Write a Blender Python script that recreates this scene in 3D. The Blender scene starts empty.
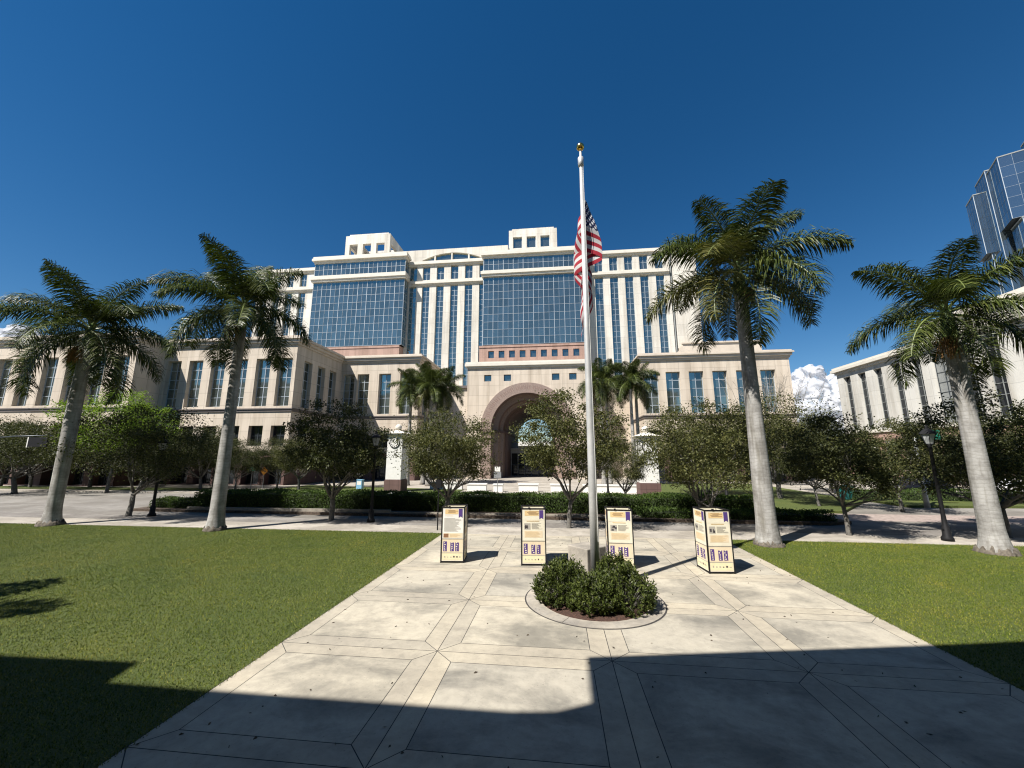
import bpy, math, random
import numpy as np
from mathutils import Vector, Matrix
R = math.radians
S = bpy.context.scene
COL = S.collection

# ------------------------------------------------------------------ camera, sky, sun, exposure
cam = bpy.data.cameras.new("camera"); co = bpy.data.objects.new("camera", cam); COL.objects.link(co)
cam.sensor_width = 36; cam.lens = 36*390/1024; cam.clip_start = 0.05; cam.clip_end = 8000
co.location = (0, 0, 3.4); co.rotation_euler = (R(90)+math.atan(72/390), 0, R(6.5))
S.camera = co
SUN_EL, SUN_AZ = R(52), R(225)
W = bpy.data.worlds.new("World"); S.world = W; W.use_nodes = True
nt = W.node_tree; bg = nt.nodes['Background']
sky = nt.nodes.new('ShaderNodeTexSky'); sky.sky_type = 'NISHITA'; sky.sun_disc = False
sky.sun_elevation = SUN_EL; sky.sun_rotation = SUN_AZ
sky.air_density = 1.0; sky.dust_density = 0.0; sky.ozone_density = 2.0; sky.altitude = 700
hsv = nt.nodes.new('ShaderNodeHueSaturation'); hsv.inputs['Saturation'].default_value = 1.36
nt.links.new(sky.outputs[0], hsv.inputs['Color']); nt.links.new(hsv.outputs[0], bg.inputs[0]); bg.inputs[1].default_value = 0.050
sl = bpy.data.lights.new("sun", 'SUN'); sl.energy = 5.0; sl.angle = R(0.42); sl.color = (1, 0.955, 0.90)
so = bpy.data.objects.new("sun", sl); COL.objects.link(so); so.location = (-40, -40, 70)
tv = Vector((math.cos(SUN_EL)*0.7071, math.cos(SUN_EL)*0.7071, -math.sin(SUN_EL)))
so.rotation_euler = tv.to_track_quat('-Z', 'Y').to_euler()
S.view_settings.view_transform = 'Standard'; S.view_settings.look = 'None'
S.view_settings.exposure = 0.97; S.view_settings.gamma = 1
S.view_settings.use_curve_mapping = False
S.cycles.filter_width = 1.15; S.cycles.max_bounces = 6; S.cycles.diffuse_bounces = 3; S.cycles.glossy_bounces = 3; S.cycles.transparent_max_bounces = 10

# ------------------------------------------------------------------ material helpers
def newmat(name):
    m = bpy.data.materials.new(name); m.use_nodes = True
    n = m.node_tree.nodes; b = n['Principled BSDF']
    return m, m.node_tree, b
def ramp(nt, fac, stops):
    r = nt.nodes.new('ShaderNodeValToRGB'); e = r.color_ramp.elements
    while len(e) < len(stops): e.new(0.5)
    for el, (p, c) in zip(e, stops):
        el.position = p; el.color = (*c, 1)
    nt.links.new(fac, r.inputs[0]); return r.outputs[0]
def noise(nt, scale, detail=4, rough=.55, vec=None, dist=0):
    t = nt.nodes.new('ShaderNodeTexNoise'); t.inputs['Scale'].default_value = scale
    t.inputs['Detail'].default_value = detail; t.inputs['Roughness'].default_value = rough; t.inputs['Distortion'].default_value = dist
    if vec is None:
        g = nt.nodes.new('ShaderNodeNewGeometry'); vec = g.outputs['Position']
    nt.links.new(vec, t.inputs['Vector']); return t.outputs[0]
def mix(nt, f, a, b, mode='MIX'):
    m = nt.nodes.new('ShaderNodeMix'); m.data_type = 'RGBA'; m.blend_type = mode
    for s, v in ((m.inputs[0], f), (m.inputs[6], a), (m.inputs[7], b)):
        if hasattr(v, 'links'): nt.links.new(v, s)
        elif isinstance(v, (int, float)): s.default_value = v
        else: s.default_value = (*v, 1)
    return m.outputs[2]
def mth(nt, op, a, b=None, c=None):
    m = nt.nodes.new('ShaderNodeMath'); m.operation = op
    for s, v in zip(m.inputs, (a, b, c)):
        if v is None: continue
        if hasattr(v, 'links'): nt.links.new(v, s)
        else: s.default_value = v
    return m.outputs[0]
def bump(nt, b, h, strength=.3, dist=.02):
    u = nt.nodes.new('ShaderNodeBump'); u.inputs['Strength'].default_value = strength; u.inputs['Distance'].default_value = dist
    nt.links.new(h, u.inputs['Height']); nt.links.new(u.outputs[0], b.inputs['Normal'])
def simple(name, col, rough=.6, metal=0, var=.12, sc=3.0, bmp=0, spec=None):
    m, nt, b = newmat(name)
    n = noise(nt, sc)
    lo = tuple(c*(1-var) for c in col); hi = tuple(min(1, c*(1+var)) for c in col)
    nt.links.new(ramp(nt, n, [(.3, lo), (.7, hi)]), b.inputs['Base Color'])
    b.inputs['Roughness'].default_value = rough; b.inputs['Metallic'].default_value = metal
    if spec is not None: b.inputs['Specular IOR Level'].default_value = spec
    if bmp: bump(nt, b, noise(nt, sc*8), bmp, .01)
    return m
def stone(name, col, bw=1.6, bh=1.55, joint=.55, var=.05, rough=.75):
    """precast panels: joints on a grid of world position (x+y, z)"""
    m, nt, b = newmat(name)
    g = nt.nodes.new('ShaderNodeNewGeometry'); s = nt.nodes.new('ShaderNodeSeparateXYZ'); nt.links.new(g.outputs['Position'], s.inputs[0])
    u = mth(nt, 'ADD', s.outputs[0], s.outputs[1])
    cb = nt.nodes.new('ShaderNodeCombineXYZ'); nt.links.new(u, cb.inputs[0]); nt.links.new(s.outputs[2], cb.inputs[1])
    bt = nt.nodes.new('ShaderNodeTexBrick'); nt.links.new(cb.outputs[0], bt.inputs['Vector'])
    bt.offset = 0; bt.inputs['Scale'].default_value = 1; bt.inputs['Brick Width'].default_value = bw; bt.inputs['Row Height'].default_value = bh
    bt.inputs['Mortar Size'].default_value = .018; bt.inputs['Bias'].default_value = 0; bt.inputs['Mortar Smooth'].default_value = 0.2
    bt.inputs['Color1'].default_value = (*[c*(1-var) for c in col], 1); bt.inputs['Color2'].default_value = (*[c*(1+var) for c in col], 1)
    bt.inputs['Mortar'].default_value = (*[c*joint for c in col], 1)
    st = nt.nodes.new('ShaderNodeMapping'); st.inputs['Scale'].default_value = (.9, .9, .07); nt.links.new(g.outputs['Position'], st.inputs[0])
    streak = ramp(nt, noise(nt, 1.0, 5, .6, st.outputs[0]), [(.33, (.74, .72, .69)), (.58, (1, 1, 1))])
    blot = ramp(nt, noise(nt, .35, 5), [(.3, (.9, .89, .88)), (.7, (1.0, 1.0, 1.0))])
    c = mix(nt, 1, mix(nt, 1, bt.outputs[0], streak, 'MULTIPLY'), blot, 'MULTIPLY')
    nt.links.new(c, b.inputs['Base Color']); b.inputs['Roughness'].default_value = rough
    bump(nt, b, noise(nt, 30), .1, .01)
    return m
def glassmat(name, col, rough=.05, metal=.8, var=.25):
    m, nt, b = newmat(name)
    g = nt.nodes.new('ShaderNodeNewGeometry')
    c = ramp(nt, g.outputs['Random Per Island'], [(0, tuple(x*(1-var) for x in col)), (1, tuple(x*(1+var) for x in col))])
    nt.links.new(c, b.inputs['Base Color']); b.inputs['Roughness'].default_value = rough; b.inputs['Metallic'].default_value = metal
    bump(nt, b, noise(nt, .8, 2), .05, .05)
    return m
def leafmat(name, cols, trans=.3, rough=.58):
    m, nt, b = newmat(name)
    g = nt.nodes.new('ShaderNodeNewGeometry')
    f = mth(nt, 'ADD', mth(nt, 'MULTIPLY', g.outputs['Random Per Island'], .6), mth(nt, 'MULTIPLY', noise(nt, .9, 3), .4))
    n = len(cols)-1
    c = ramp(nt, f, [(.15+.7*i/n, cc) for i, cc in enumerate(cols)])
    nt.links.new(c, b.inputs['Base Color']); b.inputs['Roughness'].default_value = rough; b.inputs['Specular IOR Level'].default_value = .22
    t = nt.nodes.new('ShaderNodeBsdfTranslucent'); nt.links.new(mix(nt, 1, c, (1.0, 1.15, .5), 'MULTIPLY'), t.inputs[0])
    ms = nt.nodes.new('ShaderNodeMixShader'); ms.inputs[0].default_value = trans
    nt.links.new(b.outputs[0], ms.inputs[1]); nt.links.new(t.outputs[0], ms.inputs[2])
    nt.links.new(ms.outputs[0], nt.nodes['Material Output'].inputs[0])
    return m

M = {}
M['cream'] = stone('cream_precast', (.585, .505, .405), 1.65, 1.6)
M['white'] = stone('white_precast', (.64, .605, .53), 1.4, 1.95, .66)
M['white2'] = stone('pale_precast', (.59, .575, .52), 1.7, 2.2, .66)
M['trim'] = simple('trim_stone', (.52, .45, .365), .7, var=.1, sc=.8, bmp=.1)
M['trimw'] = simple('pale_trim_stone', (.59, .55, .47), .7, var=.08, sc=.8, bmp=.1)
M['pink'] = stone('pink_granite', (.40, .26, .205), 1.3, 1.0, .7)
M['carved'] = simple('carved_granite', (.22, .15, .12), .7)
M['granite'] = simple('brown_granite', (.255, .19, .155), .45, var=.35, sc=14, bmp=.15)
M['granite2'] = simple('dark_shaded_granite', (.13, .088, .075), .8, var=.35, sc=14, bmp=.15)  # for imposts, and for arch soffits with their deep shade put into the colour
M['darkband'] = simple('dark_band_stone', (.13, .11, .10), .6)
M['redgranite'] = stone('red_granite', (.12, .07, .06), .9, .7, .6)
M['glass'] = glassmat('blue_curtain_glass', (.33, .37, .32), .04, .9, .14)
M['winglass'] = glassmat('dark_window_glass', (.23, .27, .25), .05, .88, .55)
M['blackglass'] = glassmat('black_window_glass', (.03, .035, .04), .06, .5, .3)
M['towerglass'] = glassmat('tower_glass', (.27, .34, .37), .05, .9, .12)
M['mull'] = simple('pale_mullion', (.40, .44, .47), .4, .3)
M['mulld'] = simple('dark_mullion', (.05, .06, .07), .4, .3)
M['gray'] = simple('gray_panel', (.22, .23, .22), .5)
M['roofgrey'] = simple('roof_gravel', (.35, .33, .3), .9)
M['black'] = simple('black_paint', (.010, .010, .011), .6, bmp=.05, spec=.2)
M['steel'] = simple('brushed_aluminium', (.50, .50, .48), .42, .35, .12, 4)
M['gold'] = simple('gold_ball', (.75, .48, .12), .22, 1)
M['whitep'] = simple('white_painted', (.64, .63, .585), .6, var=.06)
M['lampglass'] = simple('frosted_lamp_glass', (.42, .43, .42), .25)
M['mulch'] = simple('mulch', (.05, .024, .015), .95, var=.6, sc=22, bmp=.8)
M['soil'] = simple('soil', (.07, .05, .035), .95, var=.5, sc=10, bmp=.6)
M['bark'] = simple('oak_bark', (.105, .098, .085), .9, var=.4, sc=9, bmp=.6)
M['oakleaf'] = leafmat('oak_leaf', [(.016, .022, .007), (.042, .050, .015), (.09, .092, .028)], .22)
M['oakleaf2'] = leafmat('olive_leaf', [(.028, .034, .010), (.066, .072, .021), (.135, .13, .042)], .24)
M['brightleaf'] = leafmat('bright_green_leaf', [(.07, .11, .012), (.16, .24, .025), (.26, .35, .045)], .35)
M['hedgeleaf'] = leafmat('hedge_leaf', [(.018, .035, .007), (.05, .085, .015), (.10, .15, .03)], .22)
M['shrubleaf'] = leafmat('shrub_leaf', [(.018, .026, .006), (.050, .068, .013), (.115, .135, .032)], .2, .5)
M['palmleaf'] = leafmat('palm_leaflet', [(.012, .020, .005), (.040, .058, .011), (.13, .145, .035)], .14, .42)
M['palmdrylit'] = leafmat('palm_leaflet_dry_sunlit', [(.03, .036, .009), (.08, .085, .02), (.18, .16, .055)], .14, .42)  # yellowing leaflets that also carry the right palms' sunlit tone as colour
M['rachis'] = simple('palm_rachis', (.12, .15, .04), .5)
M['shaft'] = simple('crown_shaft', (.075, .12, .03), .4, var=.3, sc=2)
M['fruit'] = simple('palm_fruit', (.24, .13, .04), .8, var=.5, sc=12)
M['hedgecore'] = simple('hedge_core', (.022, .034, .008), .9, var=.5, sc=12, bmp=.8)
M['litter'] = simple('dry_leaf', (.06, .045, .03), .9, var=.5, sc=3)
M['twig'] = simple('grey_twig', (.2, .18, .15), .9)

def palm_trunk_mat():
    m, nt, b = newmat('palm_trunk')
    g = nt.nodes.new('ShaderNodeNewGeometry'); s = nt.nodes.new('ShaderNodeSeparateXYZ'); nt.links.new(g.outputs['Position'], s.inputs[0])
    z = mth(nt, 'ADD', mth(nt, 'MULTIPLY', s.outputs[2], 46), mth(nt, 'MULTIPLY', noise(nt, 1.3, 3), 16))
    ring = mth(nt, 'POWER', mth(nt, 'MULTIPLY_ADD', mth(nt, 'SINE', z), .5, .5), 5)
    base = ramp(nt, noise(nt, 2.2, 7, .65), [(.3, (.17, .16, .145)), (.52, (.30, .29, .27)), (.72, (.39, .38, .355))])
    st = nt.nodes.new('ShaderNodeMapping'); st.inputs['Scale'].default_value = (5, 5, .45); nt.links.new(g.outputs['Position'], st.inputs[0])
    stain = ramp(nt, noise(nt, 1, 5, .6, st.outputs[0]), [(.34, (.55, .53, .48)), (.55, (1, 1, 1))])
    base = mix(nt, 1, base, stain, 'MULTIPLY')
    c = mix(nt, mth(nt, 'MULTIPLY', ring, .26), base, (.17, .155, .13))
    nt.links.new(c, b.inputs['Base Color']); b.inputs['Roughness'].default_value = .85
    bump(nt, b, mth(nt, 'SUBTRACT', noise(nt, 12), mth(nt, 'MULTIPLY', ring, .5)), .35, .012)
    return m
M['ptrunk'] = palm_trunk_mat()
M['pboot'] = simple('root_boss', (.10, .085, .065), .95, var=.5, sc=9, bmp=.8)

def concrete(name, lo, mid, hi, stain=(.6, .6, .62), s=1.0, stmin=.42, stmax=.62):
    m, nt, b = newmat(name)
    g = nt.nodes.new('ShaderNodeNewGeometry')
    c = ramp(nt, noise(nt, 7*s, 8, .68), [(.25, lo), (.5, mid), (.78, hi)])
    tint = ramp(nt, g.outputs['Random Per Island'], [(0, (.88, .88, .9)), (1, (1.04, 1.02, 1.0))])
    c = mix(nt, 1, c, tint, 'MULTIPLY')
    mp = nt.nodes.new('ShaderNodeMapping'); mp.inputs['Scale'].default_value = (.75, 1.25, 1); nt.links.new(g.outputs['Position'], mp.inputs[0])
    st = ramp(nt, noise(nt, .55*s, 7, .66, mp.outputs[0], .4), [(stmin, stain), (stmax, (1, 1, 1))])
    c = mix(nt, 1, c, st, 'MULTIPLY')
    c = mix(nt, 1, c, ramp(nt, noise(nt, 2.6*s, 9, .75, None, .6), [(.3, (.76, .76, .77)), (.5, (.97, .97, .97)), (.7, (1.06, 1.05, 1.04))]), 'MULTIPLY')
    spots = ramp(nt, noise(nt, 26*s, 2, .5), [(.26, (.55, .54, .52)), (.34, (1, 1, 1))])
    c = mix(nt, .6, c, spots, 'MULTIPLY')
    nt.links.new(c, b.inputs['Base Color']); b.inputs['Roughness'].default_value = .85
    bump(nt, b, noise(nt, 60, 4), .25, .004)
    return m
M['panel'] = concrete('plaza_panel', (.335, .308, .242), (.385, .353, .278), (.425, .39, .308), (.50, .51, .525), 1.0, .37, .55)
M['band'] = concrete('plaza_band', (.35, .317, .24), (.40, .36, .275), (.445, .40, .305), (.80, .80, .81))
M['joint'] = simple('joint', (.035, .032, .03), .95)
M['walk'] = concrete('sidewalk_concrete', (.320, .294, .249), (.383, .352, .298), (.427, .396, .338), (.667, .659, .641))
M['paver'] = concrete('grey_paver', (.187, .175, .156), (.240, .224, .200), (.294, .276, .245), (.552, .534, .516))
M['street'] = concrete('street_surface', (.187, .175, .156), (.227, .214, .189), (.267, .252, .224), (.667, .650, .623), .6)
M['kerb'] = concrete('kerb_concrete', (.320, .294, .236), (.383, .347, .280), (.427, .392, .320))
M['brickpave'] = simple('red_brick_paving', (.28, .225, .195), .85, var=.25, sc=6, bmp=.2)
M['blockstone'] = concrete('pedestal_concrete', (.294, .267, .223), (.374, .338, .276), (.445, .401, .329), (.534, .534, .534))
M['earth'] = simple('earth', (.22, .2, .16), .95, var=.3, sc=.2)

def grass_ground():
    m, nt, b = newmat('lawn_ground')
    c = ramp(nt, noise(nt, 30, 6, .7), [(.3, (.026, .042, .005)), (.5, (.06, .082, .010)), (.72, (.115, .125, .025))])
    p = ramp(nt, noise(nt, .5, 5, .6), [(.3, (.75, .85, .75)), (.6, (1.1, 1.05, 1.0)), (.78, (1.6, 1.3, 1.1))])
    nt.links.new(mix(nt, 1, c, p, 'MULTIPLY'), b.inputs['Base Color']); b.inputs['Roughness'].default_value = .9
    bump(nt, b, noise(nt, 40, 5), 1, .04)
    return m
M['lawn'] = grass_ground()
def grass_blade():
    m, nt, b = newmat('grass_blade')
    g = nt.nodes.new('ShaderNodeNewGeometry')
    c = ramp(nt, g.outputs['Random Per Island'], [(0, (.030, .048, .004)), (.5, (.090, .120, .010)), (.85, (.18, .20, .026)), (1, (.31, .27, .09))])
    p = ramp(nt, noise(nt, .55, 6, .62), [(.3, (.62, .76, .6)), (.5, (.95, 1.0, .9)), (.66, (1.3, 1.15, 1.0)), (.78, (1.9, 1.4, 1.5))])
    nt.links.new(mix(nt, 1, c, p, 'MULTIPLY'), b.inputs['Base Color']); b.inputs['Roughness'].default_value = .8
    b.inputs['Specular IOR Level'].default_value = .1
    return m
M['blade'] = grass_blade()

# ------------------------------------------------------------------ mesh builder
class MB:
    def __init__(self): self.v = []; self.f = []; self.m = []; self.mats = []
    def mi(self, mat):
        if mat not in self.mats: self.mats.append(mat)
        return self.mats.index(mat)
    def poly(self, pts, mat=None):
        n = len(self.v); self.v += [tuple(p) for p in pts]; self.f.append(tuple(range(n, n+len(pts)))); self.m.append(self.mi(mat))
    def box(self, x0, x1, y0, y1, z0, z1, mat=None, skip=''):
        n = len(self.v); k = self.mi(mat)
        self.v += [(x0, y0, z0), (x1, y0, z0), (x1, y1, z0), (x0, y1, z0), (x0, y0, z1), (x1, y0, z1), (x1, y1, z1), (x0, y1, z1)]
        for s, q in (('b', (0, 3, 2, 1)), ('t', (4, 5, 6, 7)), ('f', (0, 1, 5, 4)), ('r', (1, 2, 6, 5)), ('k', (2, 3, 7, 6)), ('l', (3, 0, 4, 7))):
            if s in skip: continue
            self.f.append(tuple(n+i for i in q)); self.m.append(k)
    def prism(self, pts, z0, z1, mat=None):
        """pts counter-clockwise in xy"""
        n = len(self.v); c = len(pts); k = self.mi(mat)
        self.v += [(p[0], p[1], z0) for p in pts]+[(p[0], p[1], z1) for p in pts]
        self.f.append(tuple(n+i for i in reversed(range(c)))); self.m.append(k)
        self.f.append(tuple(n+c+i for i in range(c))); self.m.append(k)
        for i in range(c):
            j = (i+1) % c; self.f.append((n+i, n+j, n+c+j, n+c+i)); self.m.append(k)
    def lathe(self, prof, x=0, y=0, seg=16, mat=None, cap=True):
        n = len(self.v); k = self.mi(mat)
        for r, z in prof:
            for i in range(seg):
                a = 2*math.pi*i/seg; self.v.append((x+r*math.cos(a), y+r*math.sin(a), z))
        for j in range(len(prof)-1):
            for i in range(seg):
                i2 = (i+1) % seg
                self.f.append((n+j*seg+i, n+j*seg+i2, n+(j+1)*seg+i2, n+(j+1)*seg+i)); self.m.append(k)
        if cap:
            self.f.append(tuple(n+i for i in reversed(range(seg)))); self.m.append(k)
            self.f.append(tuple(n+(len(prof)-1)*seg+i for i in range(seg))); self.m.append(k)
    def tube(self, pts, rad, seg=6, mat=None):
        n = len(self.v); k = self.mi(mat); P = [Vector(p) for p in pts]
        for j, p in enumerate(P):
            d = (P[min(j+1, len(P)-1)]-P[max(j-1, 0)]).normalized()
            a = d.cross(Vector((0, 0, 1)) if abs(d.z) < .9 else Vector((1, 0, 0))).normalized(); b = d.cross(a)
            r = rad[j] if hasattr(rad, '__len__') else rad
            for i in range(seg):
                t = 2*math.pi*i/seg; self.v.append(tuple(p+a*(r*math.cos(t))+b*(r*math.sin(t))))
        for j in range(len(P)-1):
            for i in range(seg):
                i2 = (i+1) % seg
                self.f.append((n+j*seg+i, n+(j+1)*seg+i, n+(j+1)*seg+i2, n+j*seg+i2)); self.m.append(k)
        self.f.append(tuple(n+i for i in range(seg))); self.m.append(k)
        self.f.append(tuple(n+(len(P)-1)*seg+i for i in reversed(range(seg)))); self.m.append(k)
    def sphere(self, c, r, mat=None, seg=16, rings=10, sz=1):
        prof = [(max(r*math.sin(math.pi*i/rings), 1e-4), c[2]-sz*r*math.cos(math.pi*i/rings)) for i in range(rings+1)]
        self.lathe(prof, c[0], c[1], seg, mat, cap=False)
    def build(self, name, mat=None, parent=None, smooth=False, loc=None, rz=0):
        me = bpy.data.meshes.new(name); me.from_pydata(self.v, [], self.f)
        mats = [mm if mm is not None else mat for mm in self.mats] or [mat]
        for mm in mats: me.materials.append(mm)
        if len(mats) > 1: me.polygons.foreach_set('material_index', self.m)
        if smooth: me.polygons.foreach_set('use_smooth', [True]*len(me.polygons))
        me.update()
        return link(name, me, parent, loc, rz)
def link(name, me, parent=None, loc=None, rz=0):
    o = bpy.data.objects.new(name, me); COL.objects.link(o)
    if parent: o.parent = parent
    if loc: o.location = loc
    if rz: o.rotation_euler.z = rz
    return o
def tag(o, label=None, cat=None, group=None, kind=None):
    if label: o['label'] = label
    if cat: o['category'] = cat
    if group: o['group'] = group
    if kind: o['kind'] = kind
    return o
def thing(name, label, cat, loc=(0, 0, 0), rz=0, group=None):
    return tag(link(name, None, None, loc, rz), label, cat, group)
def dup(root, loc, rz=0, label=None, sc=(1, 1, 1)):
    r = root.copy(); COL.objects.link(r); r.location = loc; r.rotation_euler.z = rz; r.scale = sc
    if label: r['label'] = label
    for ch in list(root.children):
        c = ch.copy(); COL.objects.link(c); c.parent = r
        for g in ch.children:
            d = g.copy(); COL.objects.link(d); d.parent = c
    return r
def structure(o): o['kind'] = 'structure'; return o

# ------------------------------------------------------------------ ground, streets, paving
def sheet(name, rects, z, mat):
    b = MB()
    for x0, x1, y0, y1 in rects: b.poly([(x0, y0, z), (x1, y0, z), (x1, y1, z), (x0, y1, z)])
    return structure(b.build(name, mat))
sheet('ground', [(-3000, 3000, -400, 4000)], -.14, M['earth'])
b = MB(); b.box(-140, 140, 17.9, 19.75, -.12, 0, M['walk']); b.box(-140, 140, 19.756, 21.2, -.12, 0, M['paver'])
structure(b.build('sidewalk', M['walk']))
sheet('street', [(-140, 160, 21.2, 60)], -.10, M['street'])
sheet('brick_crossing', [(14.5, 34, 24.4, 27.2)], -.095, M['brickpave'])
b = MB(); b.box(-140, -29, 34.6, 45, -.12, .0); b.box(16, 160, 34.5, 80, -.12, .0)
structure(b.build('far_pavement', M['walk']))
b = MB(); b.box(-29, 15.9, 27.2, 84, -.12, 0.004); structure(b.build('forecourt', M['walk']))
# planted strips
def lawn_bed(name, pts, z0=-.12, z1=.06):
    bb = MB(); bb.prism(pts, z0, z1); return structure(bb.build(name, M['lawn']))
lawn_bed('lawn', [(-60, -6), (-5.17, -6), (-5.17, 17.9), (-60, 17.9)], -.12, .0)
lawn_bed('lawn', [(6.77, -6), (60, -6), (60, 17.9), (6.77, 17.9)], -.12, .0)
lawn_bed('lawn', [(-29, 27.5), (-9.5, 27.5), (-9.5, 40), (-29, 44)])
lawn_bed('lawn', [(8.6, 27.2), (17.5, 27.2), (23, 33.5), (24, 52), (8.6, 52)])
lawn_bed('lawn', [(24, 30.8), (60, 33), (60, 35.5), (24, 35.5)])
lawn_bed('lawn', [(-75, 36.2), (-36, 36.2), (-36, 38.8), (-75, 38.8)])
b = MB(); b.prism([(-27.5, 23.3), (13.8, 22.6), (15.2, 23.2), (14.5, 27.2), (-27.5, 27.4)], -.1, .05)
structure(b.build('planting_bed', M['soil']))

# plaza slabs, laid as separate sheets with open joints
def inset(pts, d):
    n = len(pts); out = []
    for i in range(n):
        p0 = Vector(pts[i-1]); p1 = Vector(pts[i]); p2 = Vector(pts[(i+1) % n])
        e1 = (p1-p0).normalized(); e2 = (p2-p1).normalized()
        n1 = Vector((-e1.y, e1.x)); n2 = Vector((-e2.y, e2.x))
        k = 1+n1.dot(n2)
        out.append(p1+(n1+n2)*(d/max(k, .2)))
    return out
XS = [-5.15, -2.18, .85, 3.92, 6.75]; YS = [-3.2, -.65, 2.0, 4.78, 7.45, 9.98, 12.55, 15.2, 17.88]
HW = .34; b = MB(); bb = MB()
for i in range(4):
    for j in range(8):
        x0, x1, y0, y1 = XS[i]+HW, XS[i+1]-HW, YS[j]+HW, YS[j+1]-HW
        b.poly([(*p, .004) for p in inset([(x0, y0), (x1, y0), (x1, y1), (x0, y1)], .006)], M['panel'])
for i, x in enumerate(XS):
    for j in range(8):
        y0, y1 = YS[j], YS[j+1]
        if i < 4: b.poly([(*p, .004) for p in inset([(x, y0), (x+HW, y0+HW), (x+HW, y1-HW), (x, y1)], .0065)], M['band'])
        if i > 0: b.poly([(*p, .004) for p in inset([(x, y0), (x, y1), (x-HW, y1-HW), (x-HW, y0+HW)], .0065)], M['band'])
for j, y in enumerate(YS):
    for i in range(4):
        x0, x1 = XS[i], XS[i+1]
        if j < 8: b.poly([(*p, .004) for p in inset([(x0, y), (x1, y), (x1-HW, y+HW), (x0+HW, y+HW)], .006)], M['band'])
        if j > 0: b.poly([(*p, .004) for p in inset([(x1, y), (x0, y), (x0+HW, y-HW), (x1-HW, y-HW)], .006)], M['band'])
structure(b.build('plaza', M['panel']))
b = MB(); b.box(-5.165, 6.765, -6, 17.9, -.12, 0); structure(b.build('plaza_base', M['joint']))

# grass blades
def grass(name, regions, seed):
    rng = np.random.default_rng(seed); P = []
    for x0, x1, y0, y1, dens in regions:
        n = int((x1-x0)*(y1-y0)*dens); P.append(np.stack([rng.uniform(x0, x1, n), rng.uniform(y0, y1, n)], 1))
    P = np.concatenate(P); n = len(P)
    a = rng.uniform(0, 2*np.pi, n); h = rng.uniform(.014, .038, n); w = rng.uniform(.003, .0065, n)
    t = rng.uniform(.2, 1.1, n)*h; ta = rng.uniform(0, 2*np.pi, n)
    V = np.zeros((n, 3, 3))
    V[:, 0, 0] = P[:, 0]-w*np.cos(a); V[:, 0, 1] = P[:, 1]-w*np.sin(a)
    V[:, 1, 0] = P[:, 0]+w*np.cos(a); V[:, 1, 1] = P[:, 1]+w*np.sin(a)
    V[:, 2, 0] = P[:, 0]+t*np.cos(ta); V[:, 2, 1] = P[:, 1]+t*np.sin(ta); V[:, 2, 2] = h
    me = bpy.data.meshes.new(name); me.vertices.add(n*3); me.vertices.foreach_set('co', V.ravel())
    me.loops.add(n*3); me.loops.foreach_set('vertex_index', np.arange(n*3, dtype=np.int32))
    me.polygons.add(n); me.polygons.foreach_set('loop_start', np.arange(0, n*3, 3, dtype=np.int32))
    me.materials.append(M['blade']); me.update(calc_edges=True); me.validate()
    return tag(link(name, me), None, None, None, 'stuff')
grass('grass', [(-14, -5.10, 2.5, 17.97, 1750), (-32, -14, 4, 17.97, 1400)], 1)
grass('grass', [(6.70, 14, 4, 17.97, 1750), (14, 26, 7, 17.97, 1400)], 2)

# ------------------------------------------------------------------ glazing
def P3(O, U, N, u, z, d=0): return (O[0]+U[0]*u+N[0]*d, O[1]+U[1]*u+N[1]*d, z)
def glazing(parent, O, U, N, u0, u1, z0, z1, cols, rows, d, t=.035, name='window', gm=None, fm=None, seed=0, prot=.05, tilt=.004, zs=None, border=True):
    """panes (one mesh) + frame (sub-part) on the plane O + u*U, at depth d along outward normal N"""
    rnd = random.Random(seed*7919+int(u0*31)+int(z0*17)+int(O[1]*13))
    g = MB(); fr = MB()
    us = [u0+(u1-u0)*i/cols for i in range(cols+1)]; zz = zs or [z0+(z1-z0)*i/rows for i in range(rows+1)]
    for i in range(cols):
        for j in range(len(zz)-1):
            q = [(us[i], zz[j]), (us[i+1], zz[j]), (us[i+1], zz[j+1]), (us[i], zz[j+1])]
            s, c = rnd.uniform(-tilt, tilt), rnd.uniform(-tilt, tilt)
            w, h = us[i+1]-us[i], zz[j+1]-zz[j]
            off = [-s*w/2-c*h/2, s*w/2-c*h/2, s*w/2+c*h/2, -s*w/2+c*h/2]
            g.poly([P3(O, U, N, u, z, d+o_) for (u, z), o_ in zip(q, off)])
    def bar(a0, a1, b0, b1, e):
        p = [P3(O, U, N, a, z, dd) for dd in (d-.03, d+e) for a, z in ((a0, b0), (a1, b0), (a1, b1), (a0, b1))]
        n = len(fr.v); fr.v += p; k = fr.mi(None)
        for q in ((4, 5, 6, 7), (0, 1, 5, 4), (1, 2, 6, 5), (2, 3, 7, 6), (3, 0, 4, 7)):
            fr.f.append(tuple(n+i for i in q)); fr.m.append(k)
    for i, u in enumerate(us):
        tt = t*(1.0 if cols < 8 else (1.5 if i % 2 == 0 else .6))
        if 0 < i < cols: bar(u-tt, u+tt, z0, z1, prot)
    for j, z in enumerate(zz):
        if 0 < j < len(zz)-1: bar(u0, u1, z-t*.8, z+t*.8, prot*.8)
    if border:
        bar(u0, u0+2*t, z0, z1, prot*1.2); bar(u1-2*t, u1, z0, z1, prot*1.2); bar(u0+2*t, u1-2*t, z0, z0+2*t, prot*1.1); bar(u0+2*t, u1-2*t, z1-2*t, z1, prot*1.1)
    o = g.build(name, gm or M['winglass'], parent)
    if fr.v: fr.build('frame', fm or M['mull'], o)
    return o
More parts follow.
